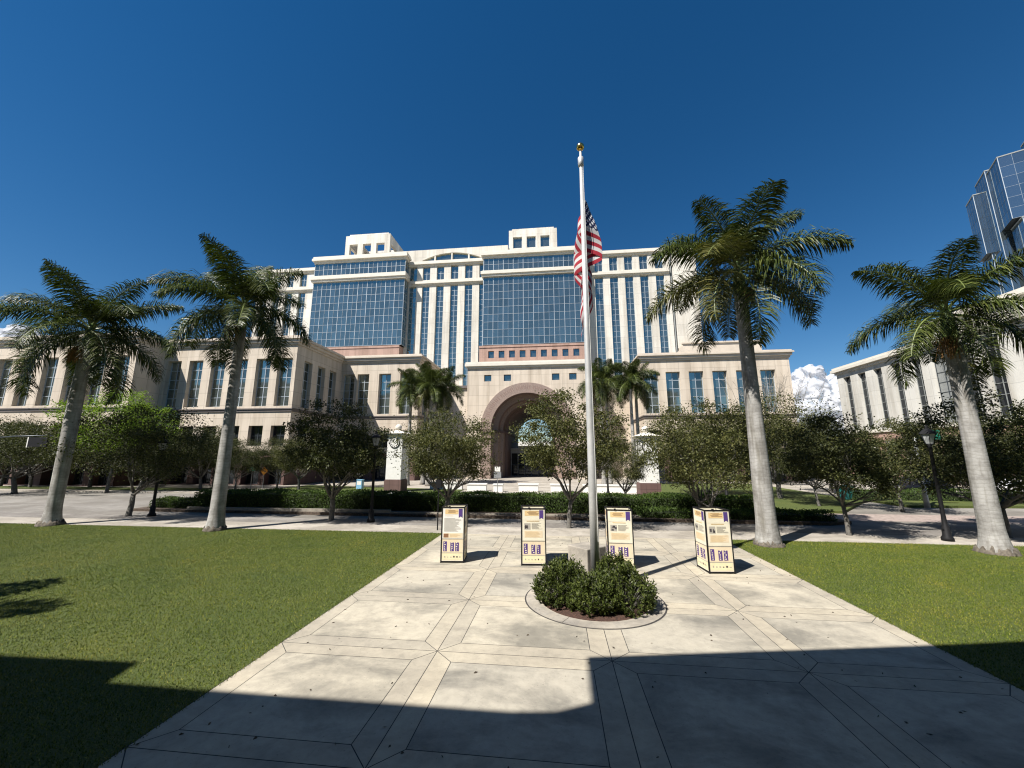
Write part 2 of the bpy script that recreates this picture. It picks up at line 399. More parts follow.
def holed(b, O, U, N, u0, u1, z0, z1, holes, depth, mat=None):
    """wall face with rectangular holes (a0,a1,z0,z1) and their reveals"""
    us = sorted({u0, u1, *[h[0] for h in holes], *[h[1] for h in holes]}); us = [u for u in us if u0-1e-6 <= u <= u1+1e-6]
    zs = sorted({z0, z1, *[h[2] for h in holes], *[h[3] for h in holes]})
    for i in range(len(us)-1):
        col = []; cu = (us[i]+us[i+1])/2
        for j in range(len(zs)-1):
            cz = (zs[j]+zs[j+1])/2
            if any(h[0] < cu < h[1] and h[2] < cz < h[3] for h in holes): continue
            if col and abs(col[-1][1]-zs[j]) < 1e-6: col[-1][1] = zs[j+1]
            else: col.append([zs[j], zs[j+1]])
        for a, c in col:
            b.poly([P3(O, U, N, u, z) for u, z in ((us[i], a), (us[i+1], a), (us[i+1], c), (us[i], c))], mat)
    for a0, a1, c0, c1 in holes:
        for (p, q) in (((a0, c0), (a1, c0)), ((a1, c0), (a1, c1)), ((a1, c1), (a0, c1)), ((a0, c1), (a0, c0))):
            b.poly([P3(O, U, N, *p), P3(O, U, N, *q), P3(O, U, N, *q, -depth), P3(O, U, N, *p, -depth)], mat)
FRONT = ((1, 0), (0, -1)); RIGHT = ((0, 1), (1, 0)); LEFT = ((0, -1), (-1, 0))

# ------------------------------------------------------------------ the courthouse
CH = thing('courthouse', 'large cream and white courthouse with blue glass tower, long wings and brown entrance arch', 'courthouse', (0, 60, 0))
class Root:      # parts are authored in world coordinates under a root that is placed at the building's base
    pass
def under(o, root):
    o.parent = root; o.matrix_parent_inverse = Matrix.Translation(-Vector(root.location)); return o
_lk = link
def link(name, me, parent=None, loc=None, rz=0):
    o = _lk(name, me, None, loc, rz)
    if parent:
        o.parent = parent
        if parent.parent is None and parent.type == 'EMPTY' and parent.get('world_parts'):
            o.matrix_parent_inverse = Matrix.Translation(-Vector(parent.location))
    return o
CH['world_parts'] = 1
def cornice_x(b, x0, x1, y, z, steps, ret_l=0, ret_r=0, depth=2.0):
    """stepped cornice along x whose front is at y; steps = (z0,z1,projection); ret = keep the side returns proud too"""
    for a, c, p in steps: b.box(x0-(p if ret_l else 0), x1+(p if ret_r else 0), y-p, y+depth, z+a, z+c)
WST = [(-.8, -.5, .15), (-.5, -.12, .35), (-.12, .1, .55), (.1, .32, .35)]
U, N = FRONT
# ---- wings: walls with recessed windows
wall = MB(); corn = MB(); bandm = MB(); base = MB(); roof = MB()
WZ0, WZ1 = 9.45, 15.5; GZ0, GZ1 = 4.6, 7.05; BZ = 3.7; REV = .55
def wing_front(x0, x1, y, lefts, w, glefts=None, gw=1.9, top=17.4, cols=2, rows=5, seed=1):
    holes = [(a, a+w, WZ0, WZ1) for a in lefts]+[(a, a+gw, GZ0, GZ1) for a in (glefts if glefts is not None else lefts)]
    holes = [h for h in holes if h[0] > x0 and h[1] < x1]
    holed(wall, (0, y), U, N, x0, x1, BZ, top, holes, REV)
    low = [(h[0]-.15, h[1]+.15, .05, 3.3) for h in holes if h[2] > 8]; low = [h for h in low if h[0] > x0 and h[1] < x1]
    holed(base, (0, y-.08), U, N, x0, x1, 0, BZ, low, .9)
    for h in low: glazing(CH, (0, y-.08), U, N, *h, 3, 2, -.9, .04, 'dark_void_pane', M['blackglass'], M['mulld'], 5)  # near-black panes: the dark of the colonnade voids put into the colour
    for h in holes:
        up = h[2] > 8
        glazing(CH, (0, y), U, N, h[0], h[1], h[2], h[3], cols, rows if up else 2, -REV, .045, gm=M['winglass'] if up else M['blackglass'], fm=M['mull'] if up else M['mulld'], seed=seed)
def side_wall(X, y0, y1, side, starts, w, top=17.4, seed=3, ground=True):
    UU, NN = (RIGHT if side == 'r' else LEFT); sg = 1 if side == 'r' else -1
    O = (X, 0); tr = (lambda a: a*sg)
    hs = []
    for a in starts:
        lo, hi = sorted((tr(a), tr(a+w))); hs.append((lo, hi, WZ0, WZ1))
        if ground: hs.append((lo, hi, GZ0, GZ1))
    lo, hi = sorted((tr(y0), tr(y1)))
    holed(wall, O, UU, NN, lo, hi, BZ, top, hs, REV)
    holed(base, (X+.08*sg, 0), UU, NN, lo-.08, hi, 0, BZ, [], .1)
    for h in hs:
        up = h[2] > 8
        glazing(CH, O, UU, NN, h[0], h[1], h[2], h[3], 2, 5 if up else 2, -REV, .045, gm=M['winglass'] if up else M['blackglass'], fm=M['mull'] if up else M['mulld'], seed=seed)
# left outer block
wing_front(-95, -50.5, 40.5, [-53.4-3.35*i for i in range(9)], 2.05, seed=11)
side_wall(-50.5, 40.5, 44, 'r', [], 1)
# left wing
wing_front(-50.5, -32.1, 44, [-50.0, -46.9, -43.75, -40.65, -37.5, -34.55], 1.95, seed=12)
side_wall(-32.1, 44, 54.5, 'r', [45.6, 48.5, 51.3], 1.7, seed=13)
# left connection
wing_front(-32.1, -20, 54.5, [-31.9, -29.6, -26.2, -22.9], 1.85, seed=14)
side_wall(-20, 54.5, 66, 'r', [56.5, 60], 1.7, seed=15)
wall.build('wing_wall', M['cream'], CH); wall = MB(); base.build('granite_base', M['redgranite'], CH); base = MB()
# right wing
wing_front(12.6, 33.0, 58, [12.95, 16.0, 19.25, 22.5, 25.75, 29.0], 2.0, seed=16)
side_wall(12.6, 58, 66, 'l', [], 1)
side_wall(33.0, 58, 84, 'r', [60, 64], 1.7, seed=17)
# recess walls
rw = MB(); rw.poly([(-20, 60.5, 0), (-14, 60.5, 0), (-14, 60.5, 14.2), (-20, 60.5, 14.2)])
rw.poly([(-20, 60.5, 14.2), (-14, 60.5, 14.2), (-14, 66, 14.2), (-20, 66, 14.2)]); rw.build('recess_wall', M['cream'], CH)
wall.poly([(5, 65.4, 0), (12.6, 65.4, 0), (12.6, 65.4, 14.2), (5, 65.4, 14.2)])
wall.poly([(5, 65.4, 14.2), (12.6, 65.4, 14.2), (12.6, 66, 14.2), (5, 66, 14.2)])
rw = MB(); rw.box(-20, -14, 60.2, 60.5, 14.1, 14.5); rw.build('recess_ledge', M['darkband'], CH)
wall.build('wing_wall', M['cream'], CH)
# roofs
for x0, x1, y0, y1 in ((-95, -50.5, 40.6, 84), (-50.5, -32.1, 44.1, 84), (-32.1, -20, 54.6, 66), (12.6, 33, 58.1, 84)):
    roof.poly([(x0, y0, 17.35), (x1, y0, 17.35), (x1, y1, 17.35), (x0, y1, 17.35)])
roof.build('roof', M['roofgrey'], CH)
# cornices: mitred runs, each step a closed polygon outline offset outwards
def run(b, path, steps, z):
    """path = list of (x,y) walked with the building on the left-hand side's back (outside on the right)"""
    for a, c, p in steps:
        out = []
        for i, q in enumerate(path):
            q = Vector(q)
            ns = []
            if i > 0: e = (q-Vector(path[i-1])).normalized(); ns.append(Vector((e.y, -e.x)))
            if i < len(path)-1: e = (Vector(path[i+1])-q).normalized(); ns.append(Vector((e.y, -e.x)))
            n = ns[0] if len(ns) == 1 else (ns[0]+ns[1])/(1+ns[0].dot(ns[1]))
            out.append((q+n*p, q-n*.5))
        for i in range(len(path)-1):
            (o0, i0), (o1, i1) = out[i], out[i+1]
            v = [(*o0, z+a), (*o1, z+a), (*i1, z+a), (*i0, z+a), (*o0, z+c), (*o1, z+c), (*i1, z+c), (*i0, z+c)]
            n0 = len(b.v); b.v += v; k = b.mi(None)
            fs = [(0, 3, 2, 1), (4, 5, 6, 7), (0, 1, 5, 4), (2, 3, 7, 6)]
            if i == 0: fs.append((3, 0, 4, 7))
            if i == len(path)-2: fs.append((1, 2, 6, 5))
            for q in fs: b.f.append(tuple(n0+t for t in q)); b.m.append(k)
left_path = [(-95, 40.5), (-50.5, 40.5), (-50.5, 44), (-32.1, 44), (-32.1, 54.5), (-20, 54.5), (-20, 65.5)]
right_path = [(12.6, 65.5), (12.6, 58), (33, 58), (33, 84)]
for p in (left_path, right_path):
    corn = MB(); run(corn, p, WST, 18.0); corn.build('cornice', M['trim'], CH)
    bandm = MB(); run(bandm, p, [(0, .28, .10), (.28, .42, .2)], 8.75); bandm.build('dark_band', M['darkband'], CH)
    bm_ = MB(); run(bm_, p, [(0, .22, .16)], BZ-.1); bm_.build('base_moulding', M['redgranite'], CH)
base.build('granite_base', M['redgranite'], CH)

# ---- pavilion with the arch
AX, AZ = -4.5, 7.5
pav = MB(); n = 40
def arc(r, y, i, nn=n): a = math.pi*(1-i/nn); return (AX+r*math.cos(a), y, AZ+r*math.sin(a))
PY = 60.0; PT = 17.3; RO = 7.2
small = [(-11.2, -10.0), (-8.2, -7.05), (-2.0+.0, -.85), (1.0, 2.2)]
small = [(-11.3, -10.15), (-8.15, -7.0), (-.55, .6), (2.1, 3.25)]
SZ0, SZ1 = 15.05, 16.1
for i in range(n):
    p, q = arc(RO, PY, i), arc(RO, PY, i+1)
    pav.poly([p, q, (q[0], PY, SZ0-.1), (p[0], PY, SZ0-.1)])
pav.poly([(-14, PY, 0), (AX-RO, PY, 0), (AX-RO, PY, SZ0-.1), (-14, PY, SZ0-.1)])
pav.poly([(AX+RO, PY, 0), (5, PY, 0), (5, PY, SZ0-.1), (AX+RO, PY, SZ0-.1)])
holed(pav, (0, PY), U, N, -14, 5, SZ0-.1, PT, [(a, c, SZ0, SZ1) for a, c in small], .4)
for a, c in small: glazing(CH, (0, PY), U, N, a, c, SZ0, SZ1, 1, 1, -.4, .04, gm=M['winglass'], fm=M['mulld'], seed=21)
pav.poly([(-14, 66, 0), (-14, PY, 0), (-14, PY, PT), (-14, 66, PT)]); pav.poly([(5, PY, 0), (5, 66, 0), (5, 66, PT), (5, PY, PT)])
pav.poly([(-14, PY, PT), (5, PY, PT), (5, 66, PT), (-14, 66, PT)])
pav.build('pavilion_wall', M['cream'], CH)
pc = MB(); run(pc, [(-14, 65.5), (-14, 60), (5, 60), (5, 65.5)], [(-.8, -.5, .15), (-.5, -.05, .4), (-.05, .2, .3)], 18.0)
pc.build('pavilion_cornice', M['trimw'], CH)
def ring(ro, ri, yf, yb, mat, name, spring=AZ):
    g = MB()
    for i in range(n):
        a, c, d, e = arc(ro, yf, i), arc(ro, yf, i+1), arc(ri, yf, i+1), arc(ri, yf, i)
        g.poly([a, e, d, c])
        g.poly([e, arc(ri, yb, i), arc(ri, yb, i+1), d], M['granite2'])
        g.poly([a, c, arc(ro, yf+.5, i+1), arc(ro, yf+.5, i)])
    for s in (-1, 1):
        x0, x1 = sorted((AX+s*ro, AX+s*ri))
        g.box(x0, x1, yf, yb, 0, spring-.45)
        g.box(x0-.0, x1+.0, yf+.01, yb, spring-.1, spring)
        im = (x0-.18 if s < 0 else x0-.22, x1+.22 if s < 0 else x1+.18)
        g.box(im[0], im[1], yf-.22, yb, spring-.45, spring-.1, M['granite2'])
    return g.build(name, mat, CH)
ring(7.2, 5.6, 59.75, 62.6, M['granite'], 'arch_ring')
ring(5.6, 4.75, 61.7, 64.6, M['granite'], 'arch_ring')
ring(4.75, 4.2, 63.4, 66.2, M['granite'], 'arch_ring')
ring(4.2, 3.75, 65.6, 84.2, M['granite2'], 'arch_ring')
# raised incised frieze blocks around the first ring
g = MB()
for i in range(56):
    a = math.pi*(.10+.80*i/55); w = .014; r0, r1 = 6.2, 6.75
    if (i*7) % 9 == 4: continue
    q = [(AX+r*math.cos(t), 59.735, AZ+r*math.sin(t)) for r, t in ((r0, a-w), (r0, a+w*(.2 if i % 3 else 1)), (r1, a+w), (r1, a-w*(.3 if i % 2 else 1)))]
    g.poly(q)
g.build('carved_lettering', M['carved'], CH)
g = MB(); g.box(AX-3.7, AX+3.7, 70.0, 70.3, 3.9, 4.5); g.box(AX-3.7, AX+3.7, 69.6, 70.2, 4.5, 4.75)
for i in range(7): g.box(AX-3.6+1.2*i-.06, AX-3.6+1.2*i+.06, 70, 70.2, 0, 3.9)
g.build('entrance_canopy', M['gray'], CH)
glazing(CH, (0, 70.4), U, N, AX-3.7, AX+3.7, 0, 3.9, 6, 2, 0, .05, 'glass_door', M['blackglass'], M['mulld'])

# ---- tower
TY = 66.0; TT = 38.9
tw = MB(); X0, X1 = -58.0, 24.6
strips = [-57.2, -54.6, -51.9, -49.15]+[-26.95, -24.4, -21.7, -19.0, -16.3, -13.6]+[7.3, 9.9, 12.5, 15.1, 17.75]
SWD = 1.42
blocks = [(-43.4, -26.2, 39.0, 35.6, 34.5, 34.3, 22.2), (-12.0, 5.15, 38.2, 34.9, 33.9, 33.7, 21.6)]
holes = []
for a in strips:
    zlow = 14.2 if -20 < a < -14 or 5 < a < 12 else 18.0
    holes += [(a, a+SWD, zlow+.4, 34.6), (a, a+SWD, 35.75, 38.5)]
holes.append((20.1, 20.6, 18, 38.2))
holed(tw, (0, TY), U, N, X0, X1, 12.5, TT, holes, .35)
for h in holes:
    if h[0] == 20.1: continue
    tall = h[3]-h[2] > 5
    glazing(CH, (0, TY), U, N, h[0], h[1], h[2], h[3], 2, max(2, round((h[3]-h[2])/1.02)) if tall else 2, -.35, .032, gm=M['glass'], seed=31)
g = MB(); g.box(20.1, 20.6, TY+.3, TY+.36, 18, 38.2); g.lathe([(.11, 18), (.11, 38)], 20.35, TY+.12, 8); g.build('downpipe', M['gray'], CH)
tw.poly([(X0, TY, TT), (X1, TY, TT), (X1, 84, TT), (X0, 84, TT)]); tw.poly([(X0, 84, 12.5), (X1, 84, 12.5), (X1, TY, 12.5), (X0, TY, 12.5)])
tw.poly([(X1, TY, 12.5), (X1, 84, 12.5), (X1, 84, TT), (X1, TY, TT)]); tw.poly([(X0, 84, 12.5), (X0, TY, 12.5), (X0, TY, TT), (X0, 84, TT)])
tw.poly([(X1, 84, 12.5), (X0, 84, 12.5), (X0, 84, TT), (X1, 84, TT)])
tw.build('tower_wall', M['white'], CH)
g = MB(); g.box(X0, AX-3.9, TY+.4, 83.6, 0, 12.45); g.box(AX+3.9, X1, TY+.4, 83.6, 0, 12.45); g.build('tower_lower_wall', M['cream'], CH)
tc = MB(); run(tc, [(X0, 84), (X0, TY), (X1, TY), (X1, 84)], [(-.45, -.15, .15), (-.15, .15, .4), (.15, .5, .3)], 39.0)
for x0, x1 in ((X0, -43.4), (-26.2, -12.0), (5.15, 20.0)):
    tc.box(x0, x1, TY-.38, TY+.1, 34.95, 35.4); tc.box(x0, x1, TY-.18, TY+.1, 34.72, 34.95)
tc.build('tower_cornice', M['trimw'], CH)
for bi, (x0, x1, zt, zu, zl, zg, zp) in enumerate(blocks):
    BY = 64.2; bk = MB(); tr = MB(); kk = 64.2/62
    x0, x1 = x0*kk, x1*kk; zt, zu, zl, zg, zp = [(z-3.4)*kk+3.4 for z in (zt, zu, zl, zg, zp)]
    # glass fields: lower and upper on the front, and the return faces
    nc = 10
    zs = [zp+(zg-zp)*i/9 for i in range(10)]
    glazing(CH, (0, BY), U, N, x0, x1, zp, zg, nc*2, 9, 0, .028, 'curtain_wall', M['glass'], M['mull'], 41+bi, .05, .006, zs)
    glazing(CH, (0, BY), U, N, x0, x1, zu, zt-1.0, nc*2, 2, 0, .028, 'curtain_wall', M['glass'], M['mull'], 43+bi, .05, .006)
    for side, X in (('r', x1), ('l', x0)):
        UU, NN = RIGHT if side == 'r' else LEFT; s = 1 if side == 'r' else -1
        lo, hi = sorted((s*BY, s*(BY+1.7)))
        glazing(CH, (X, 0), UU, NN, lo, hi, zp, zg, 2, 9, 0, .03, 'curtain_wall', M['glass'], M['mull'], 45, .05, .005)
        glazing(CH, (X, 0), UU, NN, lo, hi, zu, zt-1.0, 2, 2, 0, .03, 'curtain_wall', M['glass'], M['mull'], 46, .05, .005)
        bk.box(x0+.1, x1-.1, BY+.1, 65.95, zp, zt-.9)
    tr.box(x0-.45, x1+.35, BY-.6, 65.9, zl+.25, zu-.25); tr.box(x0-.3, x1+.25, BY-.4, 65.9, zl-.15, zl+.25); tr.box(x0-.2, x1+.2, BY-.25, 65.9, zu-.25, zu)
    tr.box(x0-.15, x1+.15, BY-.2, 65.9, zt-1.0, zt-.55); tr.box(x0-.45, x1+.45, BY-.55, 65.9, zt-.55, zt-.1); tr.box(x0-.3, x1+.3, BY-.4, 65.9, zt-.1, zt+.3)
    bk.build('bay_wall', M['white'], CH); tr.build('bay_cornice', M['trimw'], CH)
    # pink granite base with small windows
    pk = MB(); pz0 = 17.4; ws = [x0+1.0+1.81*i for i in range(9)]; wz = (19.9, 21.15) if bi else (19.9, 21.0)
    holed(pk, (0, BY-.1), U, N, x0-.6, x1-.3, pz0, zp-.15, [(a, a+1.0, *wz) for a in ws], .3)
    for a in ws: glazing(CH, (0, BY-.1), U, N, a, a+1.0, *wz, 1, 1, -.3, .03, gm=M['winglass'], fm=M['mulld'], seed=51)
    pk.poly([(x1-.3, BY-.1, pz0), (x1-.3, 65.9, pz0), (x1-.3, 65.9, zp-.15), (x1-.3, BY-.1, zp-.15)])
    pk.poly([(x0-.6, 65.9, pz0), (x0-.6, BY-.1, pz0), (x0-.6, BY-.1, zp-.15), (x0-.6, 65.9, zp-.15)])
    pk.poly([(x0-.6, BY-.1, zp-.15), (x1-.3, BY-.1, zp-.15), (x1-.3, 65.9, zp-.15), (x0-.6, 65.9, zp-.15)])
    pk.box(x0-.62, x1-.28, BY-.2, BY-.1, zp-.5, zp-.15)
    pk.build('bay_base', M['pink'], CH)
# penthouses with see-through openings, attic wall with a lunette
def penthouse(x0, x1, z1, ops, oz0, oz1, y=67.6, y1=76):
    g = MB()
    def screen(yy):
        xs = [x0]+[v for o in ops for v in o]+[x1]
        for i in range(0, len(xs), 2): g.box(xs[i], xs[i+1], yy, yy+.7, 39, oz1)
        for a, c in ops: g.box(a, c, yy, yy+.7, 39, oz0)
        g.box(x0, x1, yy, yy+.7, oz1, z1-.5)
    screen(y); screen(y1-.7)
    for xa in (x0, x1-.6):
        g.box(xa, xa+.6, y+.7, y1-.7, oz1, z1-.5); g.box(xa, xa+.6, y+.7, y1-.7, 39, oz0)
        g.box(xa, xa+.6, y+3.5, y+4.6, oz0, oz1)
    g.box(x0+.55, x1-.55, y+.4, y+1.4, z1-.5, z1); g.box(x0+.55, x1-.55, y1-1.4, y1-.4, z1-.5, z1)
    g.box(x0+.55, x0+1.2, y+1.4, y1-1.4, z1-.5, z1); g.box(x1-1.2, x1-.55, y+1.4, y1-1.4, z1-.5, z1)
    return g.build('penthouse_screen', M['white'], CH)
penthouse(-41.3, -32.0, 47.4, [(-40.4, -38.7), (-37.6, -35.9), (-34.8, -33.1)], 42.6, 45.0)
penthouse(-8.3, .8, 46.3, [(-7.5, -5.8), (-4.9, -3.2), (-2.3, -.6)], 42.1, 44.4)
for a in (-7.5, -4.9, -2.3): glazing(CH, (0, 67.6), U, N, a, a+1.7, 42.1, 44.4, 1, 1, -.4, .04, gm=M['glass'], seed=33)
g = MB(); LX, LW, LR = -19.2, 6.6, 1.75; AY = 67.0; nn = 24
def lun(i):
    t = -1+2*i/nn; return (LX+LW*t, 39.9+LR*(1-t*t))
for i in range(nn):
    a, c = lun(i), lun(i+1); g.poly([(a[0], AY, a[1]), (c[0], AY, c[1]), (c[0], AY, 42.5), (a[0], AY, 42.5)])
    g.poly([(a[0], AY, a[1]), (a[0], AY+.5, a[1]), (c[0], AY+.5, c[1]), (c[0], AY, c[1])])
g.box(-32, LX-LW, AY, AY+.6, 39, 42.5); g.box(LX+LW, -8.4, AY, AY+.6, 39, 42.5); g.box(LX-LW, LX+LW, AY, AY+.5, 39, 39.9)
g.box(-32, -8.4, AY+.6, AY+8, 39, 42.4)
for i in (-.5, 0, .5): g.box(LX+LW*i-.14, LX+LW*i+.14, AY+.05, AY+.45, 39.9, 39.9+LR*(1-i*i)+.1)
g.build('attic_wall', M['white'], CH)
g = MB(); g.poly([(*[lun(0)[0]], AY+.4, 39.9)]+[(lun(i)[0], AY+.4, lun(i)[1]+.2) for i in range(nn+1)][::1]+[(lun(nn)[0], AY+.4, 39.9)]); g.build('lunette_window', M['glass'], CH)
g = MB(); g.box(20.6, 33.0-.6, 63.5, 84, 17.4, 21.2); g.poly([(20.6, 63.5, 21.2), (20.6, 63.5, 17.4), (17.8, 63.5, 17.4)])
g.box(20.4, 32.6, 63.3, 63.9, 21.2, 21.45); g.build('setback_parapet', M['trim'], CH)

# ------------------------------------------------------------------ right-hand building
RB = thing('office_building', 'white stone office building with tall dark windows on the right side of the street', 'building', (50, 60, 0)); RB['world_parts'] = 1
g = MB(); UU, NN = LEFT; X = 48.3; RZ0, RZ1 = 7.5, 16.4
spans = [(69.0, 70.6), (65.8, 67.4), (62.7, 64.2), (59.5, 61.0), (56.4, 57.9), (52.8, 55.0), (49.8, 51.3), (47.0, 48.7), (43.4, 45.1), (39.9, 41.6), (36.4, 38.1)]
hs = [(-c, -a, RZ0, RZ1) for a, c in spans]+[(-c, -a, .8, 5.6) for a, c in spans]
holed(g, (X, 0), UU, NN, -72, -30, 3.0, 17.5, [h for h in hs if h[2] > 6], .5)
for h in hs:
    if h[2] < 6: continue
    gp = h[1] == -52.8
    glazing(RB, (X, 0), UU, NN, *h, 2, 7, -.5, .035, gm=M['gray'] if gp else M['blackglass'], fm=M['mulld'] if gp else M['gray'], seed=61)
g.poly([(X, 72, 0), (X, 72, 17.5), (75, 72, 17.5), (75, 72, 0)][::-1]); g.poly([(X, 30, 17.5), (75, 30, 17.5), (75, 72, 17.5), (X, 72, 17.5)])
g.poly([(X, 30, 3), (75, 30, 3), (75, 30, 17.5), (X, 30, 17.5)])
g.build('wall', M['white2'], RB)
g = MB(); run(g, [(75, 72), (X, 72), (X, 30), (75, 30)], [(-.9, -.5, .2), (-.5, -.05, .6), (-.05, .3, .4)], 18.0)
run(g, [(75, 72), (X, 72), (X, 30)], [(0, .3, .25)], 6.9)
g.build('cornice', M['trimw'], RB)
g = MB(); holed(g, (X-.06, 0), UU, NN, -72.1, -30, 0, 6.85, [h for h in hs if h[2] < 6], .5); g.build('ground_floor_wall', M['pink'], RB)
for h in hs:
    if h[2] < 6: glazing(RB, (X-.06, 0), UU, NN, *h, 2, 2, -.5, .05, gm=M['blackglass'], fm=M['mulld'], seed=62)
g = MB()   # curved upper storey set back from the street
pts = [(X+4+14*(1-math.cos(a)), 47-12*math.sin(a)) for a in [math.pi/2*i/12 for i in range(13)]]
poly_ = pts+[(75, 35), (75, 60), (X+4, 60)]
g.prism(poly_, 17.5, 21.2, M['white2']); g.prism([(p[0]-.5 if p[0] < 70 else p[0], p[1]-.3) for p in poly_], 21.2, 21.9, M['trimw'])
g.build('upper_storey', M['white'], RB)

# ------------------------------------------------------------------ glass tower far right
d1 = Vector((.515, .857)); d2 = Vector((.857, -.515)); C1 = Vector((146.1, 130.3))
GT = thing('glass_tower', 'tall blue glass office tower with stepped corner rising at the right edge', 'tower', (160, 140, 0)); GT['world_parts'] = 1
def gbox(c, w, dep, z0, z1, cols, rows, nm='tower_block'):
    """glass box: front corner c, width along d2, depth along d1"""
    n_front = -d1; n_left = -d2
    glazing(GT, tuple(c), tuple(d2), tuple(n_front), 0, w, z0, z1, cols, rows, 0, .03, 'curtain_wall', M['towerglass'], M['mull'] if dep == 9 and z1 > 76 else M['mulld'], 71, .04, .005)
    cl = c+d1*dep
    glazing(GT, tuple(cl), tuple(-d1), tuple(n_left), 0, dep, z0, z1, max(2, int(dep/2)), rows, 0, .02, 'curtain_wall', M['towerglass'], M['mulld'], 72, .03, .004)
    q = [c+d1*.02+d2*.02, c+d2*w, c+d2*w+d1*dep, c+d1*dep+d2*.02]
    k = MB(); k.prism([tuple(p) for p in q], z0, z1-.02, M['mulld']); k.prism([tuple(p) for p in (c-d1*.15-d2*.15, c+d2*w, c+d2*w+d1*dep, c+d1*dep-d2*.15)], z1, z1+.35, M['gray'])
    e = c-d1*.09-d2*.09; k.prism([tuple(p) for p in (e, e+d2*.16, e+d2*.16+d1*.16, e+d1*.16)], z0, z1, M['mull'])
    k.build(nm, M['mulld'], GT)
gbox(C1, 45, 9, 78, 100, 15, 6)
gbox(C1+d2*1.5-d1*1.6, 45, 9, 48, 77, 15, 8)
gbox(C1+d1*9.0-d2*.6, 40, 10, 45, 101, 12, 14)
gbox(C1+d1*17-d2*2.2, 40, 8, 74, 97, 12, 5)
gbox(C1+d1*17.5-d2*.9, 40, 9, 0, 74, 12, 18)
gbox(C1+d1*2+d2*2.5, 45, 12, 0, 48, 15, 12)
gbox(C1+d2*9+d1*3, 20, 8, 100.5, 107, 6, 2)

# low pale building seen through the arch
LB = thing('low_pavilion', 'low white flat roofed building seen through the entrance arch', 'building', (-6, 118, 0)); LB['world_parts'] = 1
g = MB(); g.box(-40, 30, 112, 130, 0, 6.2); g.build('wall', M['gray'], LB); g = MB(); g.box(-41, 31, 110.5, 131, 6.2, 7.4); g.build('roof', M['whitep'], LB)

# ------------------------------------------------------------------ the building behind the camera whose shadow lies across the plaza
AB = thing('stepped_office_block', 'plain stone office block behind the viewpoint, its unseen roof slab shaped to shade the plaza', 'building', (-6, -15, 0)); AB['world_parts'] = 1
edge = [(-9.69, 6.46), (-7.03, 6.53), (-6.87, 5.96), (-5.17, 5.94), (-.68, 5.95), (-.1, 6.02), (.2, 6.16), (.44, 6.29), (.47, 7.55), (6.34, 8.62), (8.6, 9.07)]
SH = 13.0/math.tan(SUN_EL)*.70711
poly_ = [(-40, -.75)]+[(x-SH, y-SH) for x, y in edge]+[(30, 2.6), (30, -12), (-40, -12)]
g = MB(); g.prism(poly_, 12.93, 13.0); g.build('shadow_roof', M['white'], AB)  # unseen slab, outline shaped to cast the stepped shadow on the plaza
g = MB(); g.prism([(-129, -3.4), (39, -3.4), (39, -14), (-129, -14)], -.1, 12.9); g.build('wall', M['white'], AB)
g = MB(); g.prism([(-129, -12.01), (39, -12.01), (39, -31), (-129, -31)], 13.01, 24); g.build('upper_wall', M['white'], AB)  # unseen upper block, added to be mirrored in the courthouse windows

# ------------------------------------------------------------------ clouds far behind
def cloud(name, label, c, w, h, d, n_, seed):
    rnd = random.Random(seed); import bmesh
    bm = bmesh.new()
    for i in range(n_):
        t = rnd.uniform(-1, 1); top = (1-t*t)**.5
        s = h*rnd.uniform(.10, .27)
        x = t*w; y = rnd.uniform(-1, 1)*d; z = rnd.uniform(0, 1)**.8*h*top*(.75+.25*math.sin(t*9+seed))
        bmesh.ops.create_icosphere(bm, subdivisions=3, radius=s, matrix=Matrix.Translation((x, y, z)) @ Matrix.Diagonal((1.25, 1.1, .9, 1)))
    me = bpy.data.meshes.new(name); bm.to_mesh(me); bm.free()
    from mathutils import noise as nz
    for v in me.vertices:
        p = v.co*(.055*110/h); v.co += v.co.normalized()*0+Vector((nz.noise(p), nz.noise(p+Vector((9, 3, 1))), nz.noise(p+Vector((4, 7, 2)))))*h*.09
        p2 = p*3.1; v.co += Vector((nz.noise(p2), nz.noise(p2+Vector((5, 1, 1))), nz.noise(p2+Vector((1, 7, 2)))))*h*.04
    me.materials.append(M['cloud'])
    o = link(name, me, None, c)
    rm = o.modifiers.new('merge', 'REMESH'); rm.mode = 'VOXEL'; rm.voxel_size = h*.022; rm.use_smooth_shade = True
    for sz, st in ((h*.16, h*.08), (h*.05, h*.03)):
        tx = bpy.data.textures.new('puffs', 'CLOUDS'); tx.noise_scale = sz; tx.noise_depth = 3
        dm = o.modifiers.new('puffs', 'DISPLACE'); dm.texture = tx; dm.strength = st; dm.texture_coords = 'LOCAL'
    return tag(o, label, 'cloud')
m, nt_, b_ = newmat('cloud_white'); b_.inputs['Base Color'].default_value = (.62, .63, .66, 1); b_.inputs['Roughness'].default_value = 1; b_.inputs['Specular IOR Level'].default_value = 0
lw = nt_.nodes.new('ShaderNodeLayerWeight'); lw.inputs[0].default_value = .5
tr_ = nt_.nodes.new('ShaderNodeBsdfTransparent'); mx_ = nt_.nodes.new('ShaderNodeMixShader')
tl_ = nt_.nodes.new('ShaderNodeBsdfTranslucent'); tl_.inputs[0].default_value = (.9, .9, .92, 1); m2_ = nt_.nodes.new('ShaderNodeMixShader'); m2_.inputs[0].default_value = .35
nt_.links.new(b_.outputs[0], m2_.inputs[1]); nt_.links.new(tl_.outputs[0], m2_.inputs[2])
